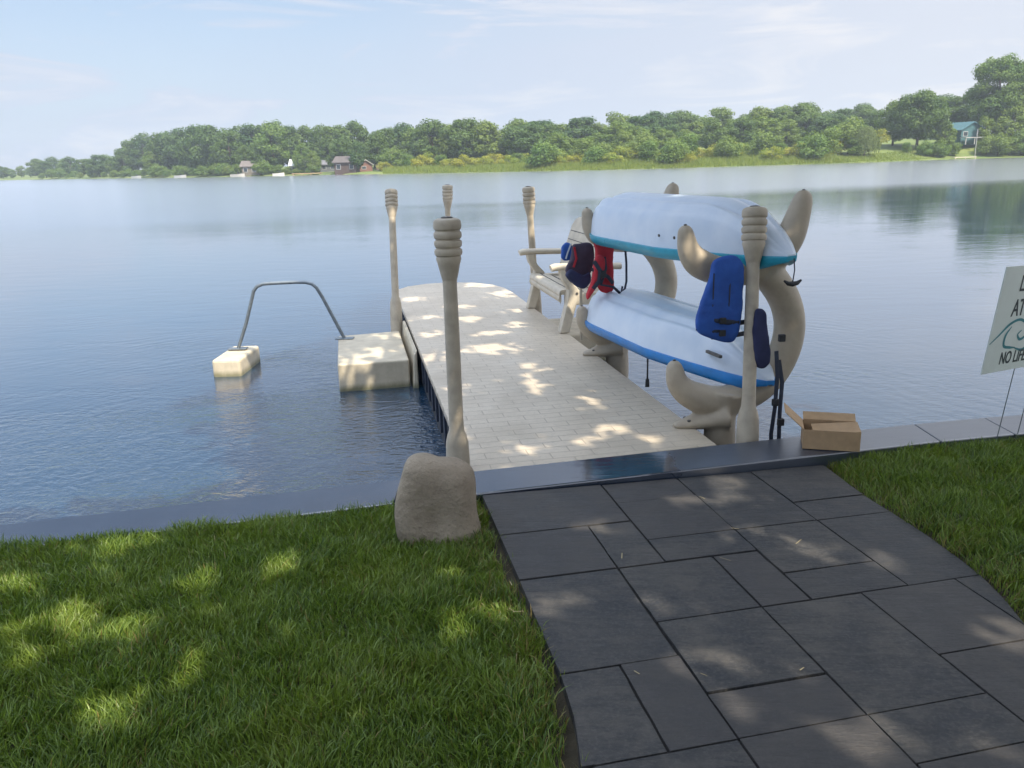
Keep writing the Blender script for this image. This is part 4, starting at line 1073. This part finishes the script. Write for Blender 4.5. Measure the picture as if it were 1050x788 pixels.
house('lake_house', 357, 206, 5.2, 5, 2.6, 1.2, R(-8), (.075, .05, .042), (.10, .085, .08), 'dark brown cottage behind the shoreline trees', nwin=2)
house('lake_house', 375, 208, 3.0, 3.4, 1.6, 1.1, R(10), (.20, .10, .075), (.45, .43, .40), 'small reddish cottage with pale gable next to the green slope', nwin=1, gable_front=True)
house('lake_house', 398, 216, 5.0, 4, 2.0, 1.2, R(-12), (.20, .14, .10), (.28, .21, .16), 'tan roofed cottage above the green slope', nwin=2, zoff=.8)
house('lake_house', 449, 212, 4.8, 4, 2.6, 1.2, R(0), (.34, .26, .19), (.40, .32, .25), 'lone tan roof showing over the marsh bushes', nwin=2, zoff=-.2)
house('lake_house', 258, 228, 4.2, 4, 2.4, 1.2, R(0), (.16, .14, .11), (.15, .13, .12), 'small beige cottage half hidden under the left bank trees', nwin=2)
th = house('lake_house', 986, 176, 5.2, 5, 2.0, 1.4, R(14), (.045, .12, .13), (.05, .13, .15), 'teal gabled cottage above the right hand bank', nwin=2, gable_front=True, zoff=1.0)
b = MB(); b.box((-3.3, -4.6, .35), (3.3, -3.0, .5)); b.build('porch_floor', M['wtrim'], th)
b = MB()
for xx in (-3.1, -1.0, 1.0, 3.1): b.box((xx-.07, -4.5, -.9), (xx+.07, -4.36, .35))
b.build('porch_post', M['wtrim'], th)
b = MB(); b.tube([(0, 0, -.4), (0, 0, 5.2)], [.06, .05], 8); x_ = k2x(1001, 167)
fp = b.build('flag_pole', M['wtrim'], loc=(x_, 167, land_z(x_, 167))); tag(fp, 'thin white pole at the waterline below the teal cottage', 'pole')
x_ = k2x(989, 164.2); sd = empty('shore_jetty', (x_, shore_y(x_)-.9, 0), 0, 'small pale jetty at the waterline below the teal cottage', 'jetty')
b = MB(); b.box((-2.1, -.7, .28), (2.1, .9, .40)); b.build('planking', M['step'], sd)
b = MB()
for xx in (-1.9, 0, 1.9): b.box((xx-.06, -.66, -.4), (xx+.06, -.54, .28))
b.build('leg', M['step'], sd)
def boat(px, L, col, label, off=2.5):
    y = 200.
    for _ in range(30): y = lerp(y, shore_y(k2x(px, y))-off, .6)
    o = empty('motor_boat', (k2x(px, y), y, 0), R(random.uniform(-10, 10)), label, 'boat')
    rings = []
    for t in np.linspace(0, 1, 9):
        w_ = .85*(1-max(0, (t-.5)/.5)**2.2) + .02; z1 = .62+.18*t*t
        rings.append([(lerp(-L/2, L/2, t), -w_, z1), (lerp(-L/2, L/2, t), -w_*.8, -.1), (lerp(-L/2, L/2, t), w_*.8, -.1), (lerp(-L/2, L/2, t), w_, z1)])
    b = MB(); b.rings(rings); b.build('hull', plain('boat_paint', col, .35, .1), o)
    b = MB(); b.add([(L*.10, -.7, .65), (L*.10, .7, .65), (L*.02, .6, 1.15), (L*.02, -.6, 1.15), (L*.085, -.7, .65), (L*.085, .7, .65), (L*.005, .6, 1.15), (L*.005, -.6, 1.15)], [(0, 1, 2, 3), (7, 6, 5, 4), (0, 3, 7, 4), (1, 5, 6, 2), (3, 2, 6, 7), (0, 4, 5, 1)]); b.build('windscreen', M['glass'], o)
boat(184, 3.2, (.38, .39, .39), 'white motor boat moored below the left wooded bank')
boat(139, 2.8, (.34, .36, .36), 'pale motor boat at the left end of the wooded bank')
boat(243, 3.6, (.42, .41, .38), 'long pale boat moored left of the white roofed house')
boat(285, 2.8, (.62, .6, .55), 'small pale boat beside the tan jetty')
x_ = k2x(308, 207); pj = empty('shore_jetty', (x_, shore_y(x_)-1.0, 0), 0, 'low tan jetty in front of the white roofed house', 'jetty')
b = MB(); b.box((-3.6, -.8, .35), (3.6, 1.2, .5)); b.build('planking', M['card'], pj)
b = MB()
for xx in (-3.3, -1.1, 1.1, 3.3): b.box((xx-.08, -.7, -.4), (xx+.08, -.54, .35))
b.build('leg', M['card'], pj)

# ------------------------------------------------------------------ the trees overhead (behind the viewer): they shade the bank and dapple the dock
PATCH = [(-.38,11.82,.35,.29),(-.09,10.71,.19,.16),(-1.21,10.67,.15,.24),(-.45,9.18,.11,.21),(-.84,8.37,.09,.10),(-.19,7.60,.28,.29),(-.73,7.27,.12,.35),(-.20,8.33,.17,.12),(.11,8.75,.13,.14),(.14,6.91,.05,.10),(.01,4.79,.11,.09),(.67,5.12,.08,.06),(.45,4.90,.05,.06),(.87,4.87,.06,.04),(.29,6.72,.08,.05),(-.42,6.18,.08,.09),(-.03,11.03,.26,.17),
 (1.15,4.16,.06,.08),(1.12,3.93,.07,.06),(.85,3.93,.04,.09),(1.33,3.35,.13,.07),(.14,2.90,.08,.07),(.57,2.87,.07,.07),(.98,2.09,.15,.09),(1.36,2.06,.06,.04),(.70,2.22,.07,.03),(1.58,3.20,.03,.06),
 (-1.91,3.47,.10,.07),(-1.34,3.16,.06,.08),(-1.81,2.82,.10,.12),(-1.55,2.78,.04,.08),(-1.19,2.51,.05,.06),(-.46,2.39,.09,.07),(-.32,3.13,.08,.07),(-2.11,3.18,.08,.06),(-.24,2.78,.05,.07),(-.12,2.91,.04,.05),(-.52,2.49,.04,.07),(-.34,2.27,.05,.03),(-.64,2.25,.05,.03),(-1.78,2.55,.04,.06),
 (-1.36,8.06,.26,.30),(-1.32,8.88,.15,.21),(-1.43,7.65,.16,.14),(-1.18,7.25,.09,.26),(-3.0,8.5,.22,.25),(-2.6,9.3,.10,.15),
 (.62,7.48,.04,.40),(.57,5.80,.06,.26),(.18,6.32,.03,.43),(.46,8.40,.05,.31),(-.42,4.93,.04,.45),(2.6,3.4,.10,.06),(2.3,3.9,.06,.06),(-2.3,2.75,.12,.10),(-1.0,3.3,.07,.07),(-.8,2.75,.06,.07),(-1.35,2.3,.09,.06),(1.0,3.55,.10,.06),(.62,2.5,.10,.05),(1.75,2.6,.08,.06),(2.7,3.9,.10,.08),(2.45,3.0,.08,.08),(.35,3.6,.07,.05),(-.6,10.0,.20,.12),(-1.0,9.3,.14,.12),(.05,9.6,.12,.10)]
def shade_layer(nl, q0, q1, zlo, zhi, size):
    X = rng.uniform(q0[0], q1[0], nl); Y = rng.uniform(q0[1], q1[1], nl); z = rng.uniform(zlo, zhi, nl)
    cut = np.zeros(nl, bool)
    soft = rng.uniform(-.75, .55, nl)
    wob = .25*np.sin(X*31+Y*17)+.25*np.sin(Y*41-X*13)
    for (px_, py_, rx, ry) in PATCH:
        m_ = .10
        cut |= ((X-px_)/(rx+m_))**2 + ((Y-py_)/(ry+m_))**2 < 1+wob+soft
    thin = clump(X, Y, 3.1, .7)*.5 + clump(X, Y, 8.3, 2.1)*.5
    cut |= rng.random(nl) < .70*np.clip((thin-.58)/.30, 0, 1)
    left = np.interp(Y, [1, 3.8, 5.2, 7, 9.6, 10.5, 14], [-4.2, -4.0, -1.6, -2.2, -2.5, -2.0, -1.8]); right = np.interp(Y, [1, 4.6, 6, 14], [4.6, 4.4, 2.3, 1.6])
    edge = np.minimum(np.minimum(X-left, right-X), 13.6-Y) + .9*(clump(X, Y, 2.3, 3.3)-.5) + .5*(clump(X, Y, 6.1, 1.3)-.5)
    cut |= rng.random(nl) > np.clip(edge/.9 + .35, 0, 1)
    k = ~cut; X, Y, z = X[k], Y[k], z[k]
    t = (z-.4)/SD.z; P = np.stack([X+SD.x*t, Y+SD.y*t, z], 1)
    Nn = rng.normal(size=P.shape)*.7 + np.array([SD.x, SD.y, SD.z])*.9
    return P, Nn
def shade_tree(trunk, q0, q1, nl, label, zlo, zhi):
    P, Nn = shade_layer(nl, q0, q1, zlo, zhi, .085); V, F = cards(P, Nn, .085, .7)
    t = empty('shade_maple', trunk, 0, label, 'tree'); base = Vector(trunk); V = V - np.array(base)
    npmesh('crown', V, F, M['leaf_shade'], t, {'tone': rng.random(len(F))})
    b = MB(); top = Vector((P[:, 0].mean(), P[:, 1].mean(), zlo+.5)) - base
    fork = Vector((top.x*.25, top.y*.25, 2.9)); b.tube([(0, 0, -.3), (0, 0, .3), (top.x*.05, top.y*.05, 1.5), fork], [.30, .24, .20, .17], 12)
    idx = rng.choice(len(P), 14, replace=False)
    for i in idx:
        e = Vector(P[i]) - base; mid = fork.lerp(e, .5) + Vector((0, 0, .5)); b.tube([fork, mid, e], [.06, .035, .012], 6)
    b.build('trunk', M['bark'], t, smooth=180)
shade_tree((4.9, -2.2, .3), (-.2, 1.2), (4.6, 13.6), 56000, 'leafy maple overhanging the path from behind on the right', 4.6, 7.4)
shade_tree((1.3, -3.6, .5), (-4.2, 1.2), (-.2, 13.6), 47000, 'leafy maple overhanging the lawn from behind on the left', 4.6, 7.4)

# ------------------------------------------------------------------ haze
b = MB(); b.box((-442, -50, -1.5), (442, 508, 24)); hm = bpy.data.materials.new('haze_air'); t_ = nt(hm); t_.nodes.remove(t_.nodes['Principled BSDF'])
pvn = t_.nodes.new('ShaderNodeVolumePrincipled'); pvn.inputs['Color'].default_value = (.80, .90, 1, 1); pvn.inputs['Density'].default_value = .0006; pvn.inputs['Anisotropy'].default_value = .2
t_.links.new(pvn.outputs[0], t_.nodes['Material Output'].inputs['Volume'])
tag(b.build('haze', hm), 'pale summer haze over the lake', 'haze', None, 'stuff')
